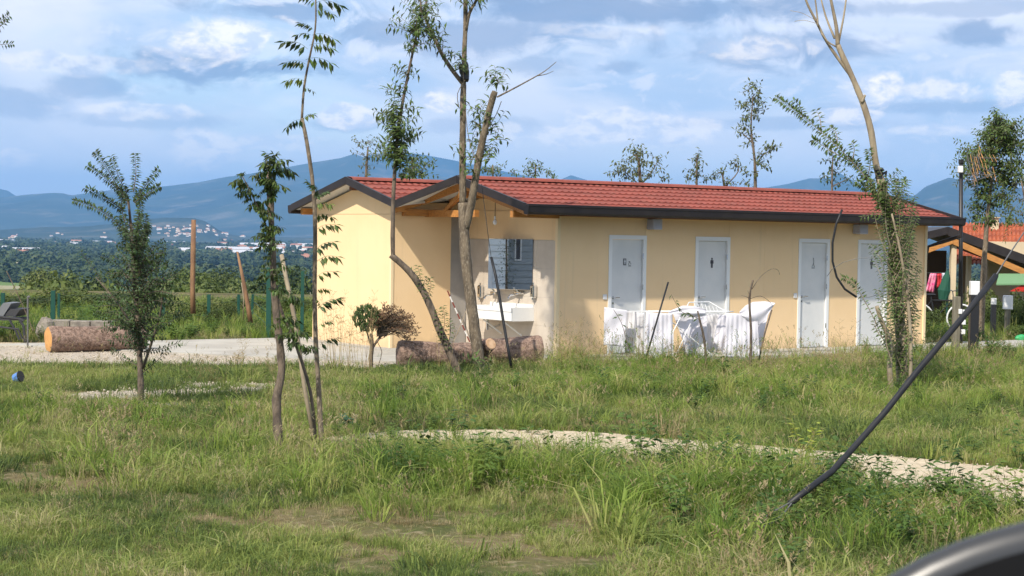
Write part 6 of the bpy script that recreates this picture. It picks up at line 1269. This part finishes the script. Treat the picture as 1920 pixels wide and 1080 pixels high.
# broad clump left of the middle
for cx_, cy_, k_ in ((790, 935, 16), (730, 900, 7), (1160, 1000, 8), (1600, 990, 6), (600, 905, 5)):
    c_ = G(cx_, cy_); sow(c_.x + rng.normal(0, .13, k_), c_.y + rng.normal(0, .13, k_), [13], [1], .6, 1.05)
# sparse stuff on gravel and behind it
x, y = field(2600, 26, 34); k = (edge_dist(gravp, x, y) > -.3) & (fbm(x * 2, y * 2) > .55); sow(x[k], y[k], [0, 3, 8], [3, .6, .7], .5, .9)
x, y = field(16000, 31.5, 52, 1.2, .36); e_ = np.maximum(edge_dist(aprp, x, y), edge_dist(sandp, x, y)); k = (e_ < -.05); sow(x[k], y[k], [1, 3, 9, 12], [4, 3.0, 1.6, 1], 1.0, 1.7)
x, y = field(1300, 17, 20.5); k = (np.abs(edge_dist(pathp, x, y)) < .25); sow(x[k], y[k], [3, 8, 10], [2, 1, 1], .5, .8)
P_ = np.concatenate(pts); print('grass tufts', len(P_))
scatter('grass', P_, np.concatenate(rot), np.concatenate(scl), np.concatenate(idx).astype(np.int32), protos, 'uncut grass with weeds, straw and seed heads over the whole foreground', 'grass')
def herb(label, px, py, k_, h, ll, m, wid, seed):
    p = G(px, py); me = weed(seed, k_, h, ll, m, wid); o = link('weed', me); o.location = (p.x, p.y, -.01); tag(o, label, 'weed')
yl = mat('leaf_yellow', (0.26, 0.30, 0.035), .5, island=.35, trans=.35); tl = mat('leaf_teal', (0.05, 0.13, 0.07), .5, island=.3, trans=.25); wd_ = mat('leaf_weed', (0.06, 0.11, 0.025), .5, island=.4, trans=.3)
herb('tall weed with yellow-green leaves standing on the far edge of the path', 1508, 868, 5, .62, .10, yl, .45, 101)
herb('yellowish leafy plant low in the weeds by the lower right corner', 1700, 985, 8, .22, .09, yl, .6, 102)
herb('bushy dark weed below the leaning tree, beside the path', 856, 830, 9, .42, .09, wd_, .38, 103)
herb('low blue-green clump right of the thin sapling trunks', 650, 806, 22, .16, .08, tl, .4, 104)
herb('dark bushy weed growing at the foot of the forked trunk', 905, 722, 14, .34, .08, wd_, .4, 105)
herb('small dark weed in the grass left of the young leafy tree', 82, 772, 9, .24, .09, wd_, .4, 106)
herb('dark leafy weed with a bare stem on the limestone path', 1200, 858, 4, .30, .09, wd_, .4, 107)
herb('broad weed patch under the lower end of the black sleeve', 1560, 950, 18, .34, .09, wd_, .5, 108)
# stones
sm_ = inst_mat('stone_chip', [(0.30, 0.25, 0.19), (0.40, 0.34, 0.26), (0.50, 0.44, 0.34), (0.58, 0.52, 0.42)], trans=0, pscale=3)
random.seed(5); sp_ = [MB().sphere((0, 0, .3), .5, 6, 4, (1, .8, .6), wob=.2).mesh('stone_chip', sm_) for _ in range(3)]
x, y = field(60000, 12.5, 33.5, 1.3, .42); e_ = np.maximum(edge_dist(pathp, x, y) + .06, np.maximum(edge_dist(patp, x, y), edge_dist(gravp, x, y) + .05)); nz = fbm(x * 1.5, y * 1.5); k = (e_ > .08 * (nz - .5)) & ((nz > .40) | (edge_dist(gravp, x, y) > 0)) & ~((edge_dist(pathp, x, y) > .15) & (rng.random(len(x)) < .93)); x, y = x[k], y[k]; n = len(x); s_ = (.012 + .030 * rng.random(n) ** 3) * np.where(edge_dist(pathp, x, y) > -.1, .75, 1.)
print('stones', n)
scatter('gravel_stones', np.stack([x, y, np.full(n, .024)], -1), np.stack([rng.normal(0, .3, n), rng.normal(0, .3, n), rng.random(n) * 6.28], -1), np.stack([s_, s_, s_], -1), rng.integers(0, 3, n), sp_, 'loose pale limestone chips on the path and the gravel yard', 'gravel')
# tall thin weeds standing before the wall and the gable
random.seed(81)
wdm = mat('dry_stalk', (0.30, 0.22, 0.10), .8, island=.4); k_ = 0
mb = MB()
for (x0, x1, yt, n_) in ((612, 700, 560, 34), (1040, 1130, 600, 26), (1230, 1440, 640, 22), (1560, 1650, 610, 12), (430, 560, 640, 14), (1440, 1560, 640, 10), (820, 850, 600, 6)):
    for _ in range(n_):
        px = random.uniform(x0, x1); d = random.uniform(25.6, 27.6); p = D(px, 690, d); p.z = 0; top = D(px + random.uniform(-18, 18), yt + random.uniform(-10, 70), d + random.uniform(-.1, .1)); m_ = p.lerp(top, .55) + Vector((random.uniform(-.03, .03), 0, 0)); Q = interp([p, m_, top], 7); mb.tube(Q, [.0035 - .0025 * i / 7 for i in range(8)], 3)
        for q in range(16): j = random.randrange(4, 8); t_ = Q[j]; dr = Vector((random.uniform(-1, 1), random.uniform(-.5, .5), random.uniform(.1, 1))).normalized(); mb.tube([t_, t_ + dr * random.uniform(.03, .11)], [.0015, .001], 3); mb.leaf(t_ + dr * .06, dr, Vector((0, -1, 0)), .022, .006)
o = link('dry_stalks', mb.mesh('dry_stalks', wdm)); tag(o, 'thin dry grass stalks with seed heads before the yellow walls', 'dry grass', kind='stuff')
